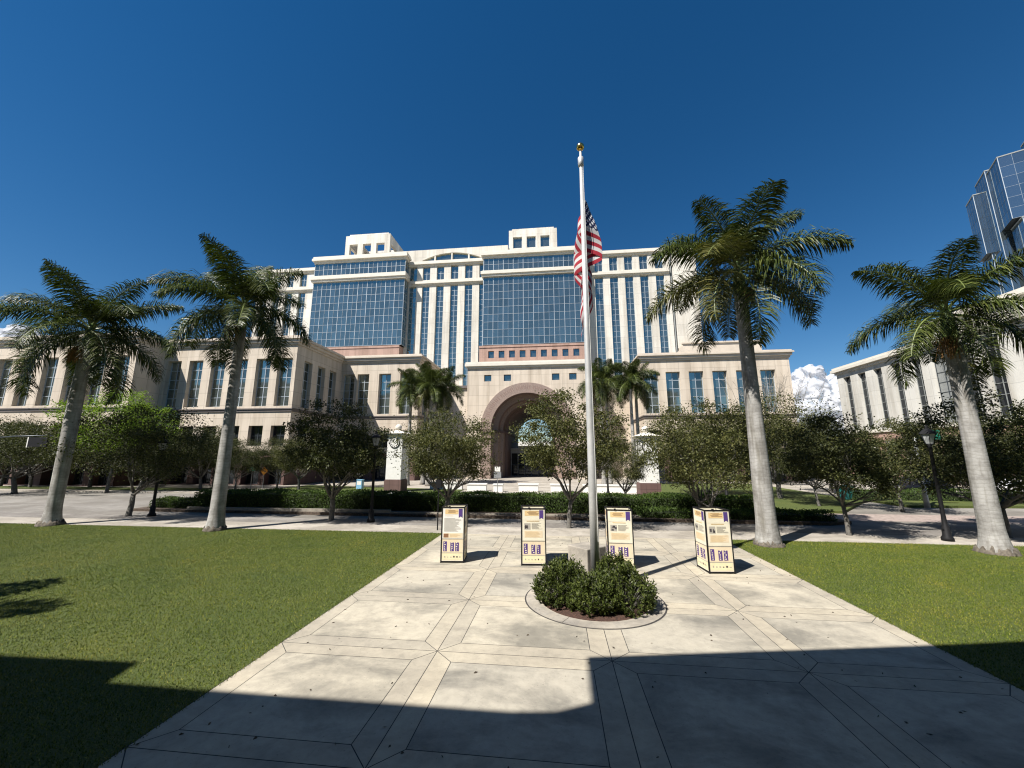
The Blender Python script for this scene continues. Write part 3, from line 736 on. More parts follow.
nt_.links.new(mth(nt_, 'POWER', lw.outputs['Facing'], 1.1), mx_.inputs[0]); nt_.links.new(m2_.outputs[0], mx_.inputs[1]); nt_.links.new(tr_.outputs[0], mx_.inputs[2]); nt_.links.new(mx_.outputs[0], nt_.nodes['Material Output'].inputs[0])
M['cloud'] = m
cloud('cumulus_cloud', 'white puffy cumulus cloud between the courthouse right wing and the right office building', (985, 1600, 130), 125, 190, 60, 260, 3)
cloud('cumulus_cloud', 'small white cloud above the far left roof of the courthouse', (-1590, 900, 230), 125, 140, 60, 170, 5)

# ------------------------------------------------------------------ vegetation builders
def leaves_mesh(name, P, D, L, Wd, mat, rng, droop=.15):
    """one folded rhombic leaf at each P, pointing along D"""
    n = len(P); D = D/np.linalg.norm(D, axis=1)[:, None]
    A = rng.normal(size=(n, 3)); Sx = np.cross(D, A); Sx /= np.linalg.norm(Sx, axis=1)[:, None]
    L = (L*rng.uniform(.65, 1.25, n))[:, None]; w = (Wd*rng.uniform(.7, 1.2, n))[:, None]
    V = np.stack([P, P+D*L*.45+Sx*w, P+D*L-np.array([0, 0, 1])*L*droop, P+D*L*.45-Sx*w], 1)
    me = bpy.data.meshes.new(name); me.vertices.add(n*4); me.vertices.foreach_set('co', V.ravel())
    me.loops.add(n*4); me.loops.foreach_set('vertex_index', np.arange(n*4, dtype=np.int32))
    me.polygons.add(n); me.polygons.foreach_set('loop_start', np.arange(0, n*4, 4, dtype=np.int32))
    me.materials.append(mat); me.update(calc_edges=True); me.validate()
    return me
def make_oak(label, H, Wd, seed, leafmat_, group, trunkh=1.9, tr=.13, nbr=8, dens=1.0, multi=1, bare=0, flat=.8):
    rng = np.random.default_rng(seed); rnd = random.Random(seed)
    t = thing('oak_tree', label, 'tree', (0, 0, 0), 0, group)
    b = MB(); tips = []
    cz = trunkh*.85+(H-trunkh*.85)*.5; rz = (H-trunkh*.85)*.5; rx = Wd/2
    def limb(p, d, ln, r, depth):
        pts = [p]; rad = [r]; q = Vector(p); dd = Vector(d).normalized()
        ns = 4
        for i in range(ns):
            dd = (dd+Vector((rnd.uniform(-1, 1), rnd.uniform(-1, 1), rnd.uniform(-.3, .7)))*.22).normalized()
            q = q+dd*(ln/ns); pts.append(q.copy()); rad.append(r*(1-.62*(i+1)/ns))
        b.tube(pts, rad, 6 if r > .05 else 4)
        if depth <= 0:
            tips.append(q.copy()); tips.append(pts[-2].copy()); return
        for i in range(3 if depth > 1 else 3):
            k = rnd.choice([2, 3, 4]); a = rnd.uniform(0, 6.283)
            nd = (dd+Vector((math.cos(a), math.sin(a), rnd.uniform(-.15, .6)))*.85).normalized()
            limb(pts[k], nd, ln*rnd.uniform(.55, .8), rad[k]*.72, depth-1)
    for s in range(multi):
        a0 = rnd.uniform(0, 6.28); off = .12 if multi > 1 else 0
        p0 = Vector((math.cos(a0)*off, math.sin(a0)*off, -.1)); lean = Vector((rnd.uniform(-.12, .12), rnd.uniform(-.12, .12), 1)) if multi == 1 else Vector((math.cos(a0)*.4, math.sin(a0)*.4, 1))
        top = p0+lean*trunkh
        mid = p0.lerp(top, .5)+Vector((rnd.uniform(-.06, .06), rnd.uniform(-.06, .06), 0))
        b.tube([p0, p0+Vector((0, 0, .15)), mid, top], [tr*1.5, tr*1.15, tr, tr*.85], 9)
        for i in range(nbr):
            a = 2.4*i+rnd.uniform(-.4, .4); el = rnd.uniform(.25, 1.35)
            ln = (rx*math.cos(el)*.62+(H-trunkh)*math.sin(el)*.5)*rnd.uniform(.8, 1.1)
            limb(top-Vector((0, 0, rnd.uniform(0, .35)*trunkh*.5)), (math.cos(a)*math.cos(el), math.sin(a)*math.cos(el), math.sin(el)), ln*.75, tr*.55, 2)
    b.build('trunk', M['bark'], t, True)
    C = []
    for q in tips:
        e = ((q.x/rx)**2+(q.y/rx)**2+((q.z-cz)/rz)**2)
        if e > 1.25: q = Vector((q.x/e**.5*1.05, q.y/e**.5*1.05, cz+(q.z-cz)/e**.5*1.05))
        C.append(q)
    nx = int(120*dens)
    for i in range(nx):      # fill clumps near the crown's surface
        u = rng.normal(size=3); u /= np.linalg.norm(u); u[2] = u[2]*flat+.1
        rr = rng.uniform(.55, 1.02)**.7
        C.append(Vector((u[0]*rx*rr, u[1]*rx*rr, cz+u[2]*rz*rr)))
    rnd.shuffle(C); C = C[:int(270*dens)]
    P = []; D = []
    for q in C:
        k = int(rng.uniform(48, 112)); s = rng.uniform(.15, .33)*max(.8, Wd/6)
        pp = np.array(q)+rng.normal(size=(k, 3))*np.array([s, s, s*.62]); P.append(pp)
        D.append((pp-np.array(q))*1.2+rng.normal(size=(k, 3))*.5+np.array([0, 0, .1]))
    P = np.concatenate(P); D = np.concatenate(D)
    sc = max(.85, H/7)
    me = leaves_mesh('crown', P, D, .118*sc, .036*sc, leafmat_, rng); link('crown', me, t)
    if bare:
        k = MB()
        for i in range(bare):
            a = rnd.uniform(0, 6.28); r0 = rnd.uniform(0, .7)*rx; p = Vector((math.cos(a)*r0, math.sin(a)*r0, cz+rz*.5))
            dd = Vector((math.cos(a)*.4, math.sin(a)*.4, 1)); q = p+dd*rz*rnd.uniform(.5, .85)
            k.tube([p, p.lerp(q, .5)+Vector((rnd.uniform(-.15, .15), rnd.uniform(-.15, .15), 0)), q], [.02, .014, .006], 4)
            for j in range(4):
                s = p.lerp(q, rnd.uniform(.4, .95)); e = s+Vector((rnd.uniform(-.5, .5), rnd.uniform(-.5, .5), rnd.uniform(.2, .6)))
                k.tube([s, e], [.012, .005], 4)
        k.build('twigs', M['twig'], t)
    return t

def frond(t, az, el, L, seed, mat, droop=1.0, name='frond'):
    rnd = random.Random(seed); b = MB()
    h = Vector((math.cos(az), math.sin(az), 0)); side = Vector((-math.sin(az), math.cos(az), 0))
    ns = 14; p = Vector((0, 0, 0)); pts = [p.copy()]; dirs = []; e = el
    sway = rnd.uniform(-.12, .12)
    for i in range(ns):
        s = (i+1)/ns
        e2 = e-droop*(1.35*s**1.5)
        d = h*math.cos(e2)+Vector((0, 0, math.sin(e2)))+side*sway*s
        d.normalize(); p = p+d*(L/ns); pts.append(p.copy()); dirs.append(d)
    dirs.append(dirs[-1])
    b.tube(pts, [.055*(1-.85*i/ns)+.004 for i in range(ns+1)], 5, M['rachis'])
    NL = 78
    for k in range(NL):
        s = .13+.87*k/(NL-1); f = s*ns; i = min(int(f), ns-1); q = pts[i].lerp(pts[i+1], f-i); d = dirs[i]
        sd = d.cross(Vector((0, 0, 1)))
        if sd.length < .05: sd = side.copy()
        sd.normalize(); up = sd.cross(d).normalized()
        ln = L*.25*(math.sin(math.pi*min(1, .16+.80*s))**.7)*rnd.uniform(.85, 1.12)+.12
        for sg in (-1, 1):
            for layer in range(2):
                lift = rnd.uniform(.05, .75) if layer == 0 else rnd.uniform(-.55, .1)
                v = (sd*sg*rnd.uniform(.75, 1)+d*rnd.uniform(.35, .65)+up*lift).normalized()
                w = .0235*rnd.uniform(.8, 1.25)*L/4.3
                a0 = q; a1 = q+v*ln*.45; v2 = (v+Vector((0, 0, -1))*rnd.uniform(.45, 1.0)).normalized(); a2 = a1+v2*ln*.35
                v3 = (v2+Vector((0, 0, -1))*rnd.uniform(.4, .9)).normalized(); a3 = a2+v3*ln*.28
                wv = d*w if rnd.random() < .7 else (d+up*.6).normalized()*w
                n0 = len(b.v); b.v += [tuple(x) for x in (a0-wv*.5, a0+wv*.5, a1+wv, a1-wv, a2+wv*.75, a2-wv*.75, a3)]
                mi_ = b.mi(mat)
                b.f += [(n0, n0+1, n0+2, n0+3), (n0+3, n0+2, n0+4, n0+5), (n0+5, n0+4, n0+6)]; b.m += [mi_]*3
    return b.build(name, mat, t)
def make_palm(label, trunk_h, L, seed, group, n_fr=15, r=.33, base_r=.47, loc=(0, 0, 0), fruit=True, drylit=0.2, elev=None):
    rnd = random.Random(seed); t = thing('royal_palm', label, 'palm tree', loc, 0, group)
    b = MB(); lean = rnd.uniform(-.05, .05)
    prof = []; H = trunk_h
    for i in range(41):
        s = i/40; rr = r*(1+.07*math.sin(s*5+seed))-s*s*.085
        if s < .12: rr += (base_r-r)*(1-s/.12)**2
        prof.append((rr, -.05+H*s))
    b.lathe(prof, 0, 0, 20); b.build('trunk', M['ptrunk'], t, True)
    g = MB(); g.lathe([(base_r*1.17, -.05), (base_r*1.1, .03), (base_r*1.04, .10), (base_r*.96, .17), (base_r*.8, .2)], 0, 0, 40)
    for v in range(len(g.v)): x, y, z = g.v[v]; k = 1+rnd.uniform(-.07, .06); g.v[v] = (x*k, y*k, z*rnd.uniform(.4, 1.5))
    g.build('root_boss', M['pboot'], t, True)
    g = MB(); tr_ = r-.085; g.lathe([(tr_, H), (tr_*1.02, H+.15), (tr_*.9, H+.6), (tr_*.62, H+1.15), (tr_*.45, H+1.45)], 0, 0, 16); g.build('crown_shaft', M['shaft'], t, True)
    hub = H+1.25
    for i in range(n_fr):
        s = i/(n_fr-1)
        el = (R(78)-s*R(116)) if elev is None else elev[i][1]
        az = i*2.399+rnd.uniform(-.25, .25)+seed if elev is None else elev[i][0]
        isdrylit = rnd.random() < drylit and s > .3
        o = frond(t, az, el, L*rnd.uniform(.9, 1.08)*(.86 if s < .15 else 1), seed*100+i, M['palmdrylit'] if isdrylit else M['palmleaf'], rnd.uniform(.5, .8) if s < .3 else rnd.uniform(.75, 1.1))
        o.location.z = hub-.25*s
    g = MB(); g.tube([(0, 0, hub), (.05, 0, hub+1), (.12, .02, hub+2.1)], [.06, .035, .006], 6); g.build('spear_leaf', M['rachis'], t)
    if fruit:
        g = MB()
        for c in range(2):
            a = rnd.uniform(3.6, 5.8); base_ = Vector((math.cos(a)*tr_, math.sin(a)*tr_, H+.05))
            for k in range(60):
                a2 = a+rnd.uniform(-.7, .7); d = rnd.uniform(.15, .55); q = base_+Vector((math.cos(a2)*d, math.sin(a2)*d, -rnd.uniform(.1, .95)))
                g.tube([base_, base_.lerp(q, .5)+Vector((math.cos(a2)*.12, math.sin(a2)*.12, .05)), q], [.012, .01, .014], 4)
        g.build('fruit_cluster', M['fruit'], t)
    return t
gp = 'royal palms along the lawn edge'
make_palm('tall royal palm on the far left lawn, thick crown hanging before the left wing', 9.1, 4.2, 4, gp, 18, r=.315, loc=(-25.3, 17.75, 0), drylit=.0)
make_palm('royal palm second from left, slim grey trunk standing on the left lawn edge', 9.9, 4.0, 8, gp, 18, r=.29, base_r=.42, loc=(-15.96, 17.46, 0), drylit=.0)
make_palm('tallest royal palm, pale trunk beside the right plaza corner with some yellowing, sunlit-toned fronds', 10.4, 4.15, 14, gp, 18, r=.34, base_r=.48, loc=(8.1, 17.06, 0), drylit=.3)
make_palm('royal palm at the far right on the right lawn edge', 7.9, 3.5, 21, gp, 16, r=.33, base_r=.5, loc=(15.5, 16.63, 0), drylit=.1)
make_palm('royal palm outside the left edge whose crown shades the left lawn', 7.2, 4.0, 27, gp, 13, loc=(-20.6, 1.9, 0))
gp = 'royal palms clustered beside the arch'
pA = make_palm('clustered royal palm left of the arch, leftmost slender trunk beside the clock pillar', 10.6, 3.3, 33, gp, 15, r=.24, base_r=.34, loc=(-17.6, 45.5, 0), fruit=False, drylit=.1)
for loc, rz, lab, s in [((-16.4, 47.5, 0), 1.3, 'second royal palm from left in the cluster left of the arch', (1, 1, 1.08)),
                        ((-14.9, 45.0, 0), 2.6, 'tall royal palm third from left in the cluster left of the arch', (1, 1, 1.0)),
                        ((-13.9, 47.0, 0), 4.0, 'rightmost royal palm of the cluster left of the arch', (1, 1, 1.02)),
                        ((5.3, 47.0, 0), .8, 'royal palm partly behind the flagpole, leftmost of the right cluster', (1, 1, 1.06)),
                        ((6.3, 49.5, 0), 3.3, 'royal palm second from left in the cluster right of the flagpole', (1, 1, 1.08)),
                        ((8.7, 46.5, 0), 5.1, 'royal palm with dark trunk just left of the right clock pillar', (1, 1, 1.05)),
                        ((9.6, 48.0, 0), 2.0, 'royal palm with pale trunk directly behind the right clock pillar', (1, 1, 1.04))]:
    dup(pA, loc, rz, lab, s)

go = 'street trees around the forecourt'
def oak(label, loc, H, Wd, seed, mat='oakleaf', **k):
    t = make_oak(label, H, Wd, seed, M[mat], go, **{'trunkh': 1.45, **k}); t.location = loc; return t
t1 = oak('dense dark oak at the left street edge between the two left palms', (-24.6, 20.8, 0), 6.7, 7.0, 101, dens=1.35)
t2 = oak('dark round oak on the sidewalk left of the tall black lamp post', (-12.2, 20.8, 0), 6.9, 5.2, 102, dens=1.15)
t3 = oak('olive oak rising behind the leftmost display kiosk', (-5.85, 21.0, 0), 6.2, 5.6, 103, 'oakleaf2', dens=1.2)
t4 = oak('slim loose oak in front of the entrance arch just left of the flagpole', (.5, 19.9, 0), 7.1, 5.2, 104, 'oakleaf2', dens=1.0, tr=.1)
t6 = oak('wide low multi stemmed oak behind the rightmost display kiosk', (7.45, 21.1, 0), 6.4, 6.8, 106, 'oakleaf2', dens=1.4, trunkh=1.2, multi=3, tr=.09, nbr=5)
t7 = oak('small dark oak on the right sidewalk between the two right palms', (12.6, 19.5, 0), 5.4, 4.3, 107, dens=.95, tr=.09)
t8 = oak('dark oak beside the far right palm trunk', (18.9, 19.7, 0), 6.8, 5.4, 108, dens=1.0)
oak('big grey green tree with bare twiggy top before the right wing end', (17.8, 34.8, 0), 9.0, 9.5, 109, 'oakleaf2', dens=1.3, bare=40, tr=.18)
oak('bright yellow green tree behind the dark left oak', (-43.5, 34.4, 0), 10.4, 9.2, 110, 'brightleaf', dens=1.3, trunkh=2.6)
for base_, loc, rz, s, lab in [
    (t3, (4.6, 28.2, 0), 1.0, (.62, .62, .78), 'small olive tree right of the flagpole in front of the palm trunks'),
    (t1, (-51, 32.5, 0), 2.0, (1.4, 1.4, 1.1), 'dark spreading tree at the far left picture edge'),
    (t2, (-45.5, 39.5, 0), 3.0, (1.5, 1.5, 1.15), 'dark tree close to the far left wing just behind the leftmost palm'),
    (t1, (-33.5, 38.5, 0), .6, (.75, .75, .82), 'dark tree against the left wing right of the second palm trunk'),
    (t3, (-26.2, 38.2, 0), 1.9, (.9, .9, .9), 'olive tree before the shaded side of the left wing'),
    (t1, (-22, 42, 0), 3.9, (.8, .8, .85), 'dark tree in front of the wall left of the left clock pillar'),
    (t7, (-38, 40.5, 0), 4.4, (1.2, 1.2, 1.15), 'small dark tree near the lower windows of the left wing'),
    (t3, (-9.6, 30.5, 0), 4.9, (.8, .8, .85), 'olive tree right of the left clock pillar behind the hedge'),
    (t6, (13.2, 37.5, 0), 2.2, (1.05, 1.05, 1.15), 'wide olive tree behind the tallest palm trunk in front of the right wing'),
    (t7, (17.6, 29.7, 0), 1.1, (.9, .9, .95), 'small tree with pale short trunk behind the low right hedge'),
    (t4, (21.9, 28.7, 0), 2.8, (.95, .95, .86), 'thin pale trunked tree left of the right lamp post'),
    (t2, (25.5, 41, 0), .3, (1.25, 1.25, 1.1), 'dark tree beyond the lawn behind the right lamp post'),
    (t1, (31, 33.5, 0), 5.2, (.9, .9, 1.0), 'dark tree behind the far right palm trunk'),
    (t8, (39.5, 47, 0), 1.5, (1.3, 1.3, 1.0), 'distant tree before the right office building'),
    (t1, (-57, 37.5, 0), 1.2, (1.1, 1.1, 1.1), 'dark tree by the far left wing at the picture edge, behind the traffic signal'),
    (t2, (-62.5, 38.5, 0), 2.2, (1.3, 1.3, 1.1), 'farthest left dark tree, cut by the left picture edge'),
    (t3, (-50.5, 38.2, 0), 3.3, (1.2, 1.2, 1.15), 'olive dark tree left of the bright yellow green tree close to the wall'),
    (t2, (-36.5, 37.5, 0), 5.2, (1.15, 1.15, 1.0), 'round dark tree between the bright tree and the second palm trunk'),
    (t1, (-30.3, 40.5, 0), 4.2, (.7, .7, .85), 'dark tree at the corner of the left wing behind the diamond sign'),
    (t3, (27, 53, 0), 2.5, (1.6, 1.6, 1.35), 'tree at the corner of the courthouse right wing'),
    (t6, (38, 66, 0), 3.5, (1.3, 1.3, 1.1), 'far tree in the gap between the courthouse and the right office building'),
    (t1, (46, 95, 0), 3.7, (1.9, 1.9, 1.4), 'farthest tree in the gap below the cloud'),
    (t2, (-9, 100, 0), 3.7, (2.2, 2.2, .8), 'dark tree beyond the arch passage'),
    (t6, (2, 101, 0), 1.7, (2.0, 2.0, .8), 'olive tree beyond the right jamb of the arch passage'),
    (t8, (22.6, 21.8, 0), 2.2, (.95, .95, .95), 'tree cut by the right picture edge'),
]:
    dup(base_, loc, rz, lab, s)

# ------------------------------------------------------------------ hedges
def hedge(label, pts, h, seed, dens=480, name='hedge', leaf=.085):
    """pts: convex ccw outline; leafy shell over a dark twiggy core"""
    rng = np.random.default_rng(seed); t = thing(name, label, 'hedge', (*pts[0], 0), 0, 'clipped hedges'); t['world_parts'] = 1
    b = MB(); q = inset(pts, .12); b.prism([tuple(p) for p in q], 0, h-.1); b.build('leafy_core', M['hedgecore'], t)
    P = []; D = []
    n = len(pts)
    for i in range(n):
        a, c = np.array(pts[i]), np.array(pts[(i+1) % n]); e = c-a; ln = np.linalg.norm(e); k = int(ln*h*dens)
        s = rng.uniform(0, 1, k); z = rng.uniform(.02, 1, k)**.9*h; nrm = np.array([e[1], -e[0]])/ln
        bul = np.sin(s*ln*1.7+seed)*.05+np.sin(s*ln*4.1)*.03+rng.normal(size=k)*.05
        pp = np.zeros((k, 3)); pp[:, :2] = a+e*s[:, None]+nrm*bul[:, None]; pp[:, 2] = z+np.sin(s*ln*2.3)*.04*(z/h)
        P.append(pp); dd = rng.normal(size=(k, 3))*.6; dd[:, :2] += nrm*.7; dd[:, 2] += .35; D.append(dd)
    xs = [p[0] for p in pts]; ys = [p[1] for p in pts]; area = (max(xs)-min(xs))*(max(ys)-min(ys)); k = int(area*dens*1.2)
    pp = np.stack([rng.uniform(min(xs), max(xs), k), rng.uniform(min(ys), max(ys), k), np.zeros(k)], 1)
    pp[:, 2] = h+np.sin(pp[:, 0]*2.3)*.05+np.sin(pp[:, 0]*.9+pp[:, 1]*2)*.05+rng.normal(size=k)*.05
    P.append(pp); dd = rng.normal(size=(k, 3))*.6; dd[:, 2] += .8; D.append(dd)
    me = leaves_mesh('foliage', np.concatenate(P), np.concatenate(D), leaf, leaf*.36, M['hedgeleaf'], rng, .1); o = link('foliage', me, t)
    return t
hedge('tall clipped hedge behind the sidewalk on the left, below the dark round oak', [(-23.4, 23.7), (-10.4, 23.8), (-10.4, 25.4), (-23.4, 25.4)], 1.08, 1)
hedge('long clipped hedge across the forecourt behind the display kiosks', [(-10.3, 24.4), (11.6, 24.4), (11.6, 26.0), (-10.3, 26.0)], 1.02, 2)
hedge('low dark hedge at the left end of the tall hedge', [(-26.8, 23.9), (-23.6, 23.9), (-23.6, 25.2), (-26.8, 25.2)], .5, 3)
hedge('low hedge at the right end behind the tallest palm trunk', [(4.5, 23.15), (14.3, 22.95), (14.3, 24.0), (4.5, 24.2)], .42, 4)
hedge('hedge along the far street on the right in front of the parked cars', [(22.5, 34.0), (40, 34.0), (40, 35.2), (22.5, 35.2)], .75, 5, 220)
b = MB(); b.box(-23.5, -10, 23.35, 23.5, -.1, .22); b.box(-10, 6, 23.3, 23.45, -.1, .12); tag(b.build('planter_kerb', M['kerb']), 'low concrete kerb along the foot of the clipped hedges', 'kerb')

# ------------------------------------------------------------------ planter with shrubs around the flagpole
PX, PYC = .80, 10.32
b = MB()
seg = 64
for i in range(seg):
    a0, a1 = 2*math.pi*i/seg, 2*math.pi*(i+1)/seg
    def c(r, a, z): return (PX+r*math.cos(a), PYC+r*math.sin(a), z)
    if i % 16 == 10: a1 -= .008
    b.poly([c(1.30, a0, .014), c(1.62, a0, .014), c(1.62, a1, .014), c(1.30, a1, .014)])
    b.poly([c(1.62, a0, .002), c(1.62, a1, .002), c(1.62, a1, .014), c(1.62, a0, .014)]); b.poly([c(1.30, a1, -.02), c(1.30, a0, -.02), c(1.30, a0, .014), c(1.30, a1, .014)])
tag(b.build('planter_ring', M['kerb']), 'flat concrete ring edging the round planting bed at the flagpole', 'kerb')
b = MB(); b.lathe([(1.655, .0055), (1.62, .0056)], PX, PYC, 64, M['joint'], False); b.lathe([(1.3, .0), (.9, .05), (.01, .07)], PX, PYC, 40, M['mulch'], False)
structure(b.build('mulch_bed', M['mulch']))
def shrub(label, x, y, rx, ry, h, seed):
    rng = np.random.default_rng(seed); t = thing('shrub', label, 'shrub', (x, y, .04), 0, 'shrubs in the round flagpole bed')
    st = MB(); P = []; D = []; rnd = random.Random(seed)
    ns = 300
    for i in range(ns):
        u = rng.normal(size=3); u /= np.linalg.norm(u); u[2] = abs(u[2]); k = rng.uniform(.6, 1.0)**.5
        tip = np.array([u[0]*rx*k, u[1]*ry*k, .12+u[2]*h*k*rng.uniform(.85, 1.06)])
        if rng.uniform() < .14: tip[2] += rng.uniform(.04, .14)
        b0 = np.array([tip[0]*.35, tip[1]*.35, 0.0])
        if i % 3 == 0: st.tube([tuple(b0), tuple((b0+tip)/2+np.array([0, 0, .05])), tuple(tip)], [.012, .009, .005], 4)
        ax = tip-(b0+tip)/2; ax /= np.linalg.norm(ax); ax = ax*.6+np.array([0, 0, .8]); ax /= np.linalg.norm(ax)
        nl = int(rng.uniform(18, 32))
        s = rng.uniform(-.2, .03, nl); pp = tip+ax*s[:, None]+rng.normal(size=(nl, 3))*.018
        dd = rng.normal(size=(nl, 3)); dd -= np.outer(dd@ax, ax); dd /= np.linalg.norm(dd, axis=1)[:, None]
        P.append(pp); D.append(dd*.8+ax*rng.uniform(.3, 1.1, nl)[:, None])
    st.build('stems', M['bark'], t)
    link('foliage', leaves_mesh('foliage', np.concatenate(P), np.concatenate(D), .075, .0165, M['shrubleaf'], rng, .05), t)
shrub('bushy shrub on the left side of the round flagpole bed', .12, 10.15, .78, .74, .78, 1)
shrub('shrub at the front centre of the round flagpole bed', .74, 9.62, .62, .52, .62, 2)
shrub('bushy shrub on the right front of the round flagpole bed', 1.45, 9.95, .78, .72, .76, 3)
shrub('taller shrub right behind the flagpole in the round bed', 1.4, 10.75, .6, .55, .84, 4)
shrub('shrub at the back left of the round flagpole bed beside the stone block', .1, 10.95, .5, .42, .62, 5)

# ------------------------------------------------------------------ flagpole, flag, stone block
FP = thing('flagpole', 'tall aluminium flagpole with gold ball standing in the round shrub bed', 'flagpole', (.93, 11.0, 0))
b = MB(); b.lathe([(.122, 0), (.112, 3), (.088, 7), (.05, 12.35)], 0, 0, 20); b.build('pole', M['steel'], FP, True)
b = MB(); b.lathe([(.055, 12.35), (.09, 12.37), (.09, 12.66), (.04, 12.70), (.03, 12.96)], 0, 0, 16); b.build('truck', M['steel'], FP, True)
b = MB(); b.sphere((0, 0, 13.06), .125, None, 18, 12); b.build('ball', M['gold'], FP, True)
b = MB(); b.tube([(.09, -.09, 1.2), (.08, -.07, 6), (.06, -.05, 12.4)], .008, 4); b.build('halyard', M['whitep'], FP)
b = MB(); b.lathe([(.2, .05), (.2, .12), (.15, .2)], 0, 0, 16); b.build('collar', M['steel'], FP, True)
def flagmat():
    m, nt, b = newmat('flag_cloth')
    uv = nt.nodes.new('ShaderNodeUVMap'); uv.uv_map = 'UVMap'; s = nt.nodes.new('ShaderNodeSeparateXYZ'); nt.links.new(uv.outputs[0], s.inputs[0])
    u, v = s.outputs[0], s.outputs[1]
    odd = mth(nt, 'MODULO', mth(nt, 'FLOOR', mth(nt, 'MULTIPLY', v, 13)), 2)
    stripes = mix(nt, odd, (.36, .012, .028), (.62, .61, .59))
    can = mth(nt, 'MULTIPLY', mth(nt, 'LESS_THAN', u, .4), mth(nt, 'LESS_THAN', v, 7/13))
    gu = mth(nt, 'MULTIPLY', u, 12/.4); gv = mth(nt, 'MULTIPLY', v, 10/(7/13))
    ru, rv = mth(nt, 'ROUND', gu), mth(nt, 'ROUND', gv)
    du, dv = mth(nt, 'SUBTRACT', gu, ru), mth(nt, 'SUBTRACT', gv, rv)
    dist = mth(nt, 'SQRT', mth(nt, 'ADD', mth(nt, 'POWER', mth(nt, 'ABSOLUTE', du), 2), mth(nt, 'POWER', mth(nt, 'ABSOLUTE', dv), 2)))
    par = mth(nt, 'LESS_THAN', mth(nt, 'MODULO', mth(nt, 'ADD', ru, rv), 2), .5)
    star = mth(nt, 'MULTIPLY', mth(nt, 'LESS_THAN', dist, .45), par)
    blue = mix(nt, star, (.012, .018, .07), (.8, .8, .8))
    c = mix(nt, can, stripes, blue)
    nt.links.new(c, b.inputs['Base Color']); b.inputs['Roughness'].default_value = .75
    t = nt.nodes.new('ShaderNodeBsdfTranslucent'); nt.links.new(c, t.inputs[0]); ms = nt.nodes.new('ShaderNodeMixShader'); ms.inputs[0].default_value = .2
    nt.links.new(b.outputs[0], ms.inputs[1]); nt.links.new(t.outputs[0], ms.inputs[2]); nt.links.new(ms.outputs[0], nt.nodes['Material Output'].inputs[0])
    return m
def interp(x, xs, ys):
    return float(np.interp(x, xs, ys))
def smooth_i(x, xs, ys):
    for i in range(len(xs)-1):
        if x <= xs[i+1]:
            t = (x-xs[i])/(xs[i+1]-xs[i]); t = t*t*(3-2*t); return ys[i]*(1-t)+ys[i+1]*t
    return ys[-1]
nu, nv = 70, 44; V = []; UVs = []
for j in range(nv+1):
    v = j/nv
    for i in range(nu+1):
        u = i/nu
        wid = .22+.78*min(1, (v+.35*u)/.75)
        x = smooth_i(u, [0, .05, .30, .58, .78, 1], [.05, .08, .56, -.30, .22, -.14])*wid
        y = smooth_i(u, [0, .05, .30, .58, .78, 1], [.02, .10, .22, .13, .26, .15])+.03*math.sin(v*9+u*5)
        z = 11.4-v*1.9-2.7*u**2.1-.10*math.sin(v*math.pi)*u
        x += .025*math.sin(v*14+u*9)*u
        V.append((x, y, z)); UVs.append((u, v))
F = [(j*(nu+1)+i, j*(nu+1)+i+1, (j+1)*(nu+1)+i+1, (j+1)*(nu+1)+i) for j in range(nv) for i in range(nu)]
me = bpy.data.meshes.new('flag'); me.from_pydata(V, [], F); uvl = me.uv_layers.new(name='UVMap')
for p in me.polygons:
    p.use_smooth = True
    for li in p.loop_indices: uvl.data[li].uv = UVs[me.loops[li].vertex_index]
me.materials.append(flagmat())
tag(link('flag', me, None, (.93, 11.0, 0)), 'limp red white and blue striped flag hanging at half height on the pole', 'flag')
PB = MB(); PB.box(-.39, .39, -.39, .39, 0, .84); o = PB.build('stone_block', M['blockstone'], None, loc=(.80, 12.2, .004), rz=R(42))
bv = o.modifiers.new('bevel', 'BEVEL'); bv.width = .025; bv.segments = 2
tag(o, 'square concrete pedestal block behind the flagpole', 'pedestal')

rng = np.random.default_rng(77); k_ = 170
P_ = np.stack([rng.uniform(-5.1, 6.7, k_), 4.5+13*rng.uniform(0, 1, k_)**1.3, np.full(k_, .012)], 1); D_ = rng.normal(size=(k_, 3)); D_[:, 2] *= .12
tag(link('leaf_litter', leaves_mesh('leaf_litter', P_, D_, .06, .016, M['litter'], rng, 0)), None, None, None, 'stuff')

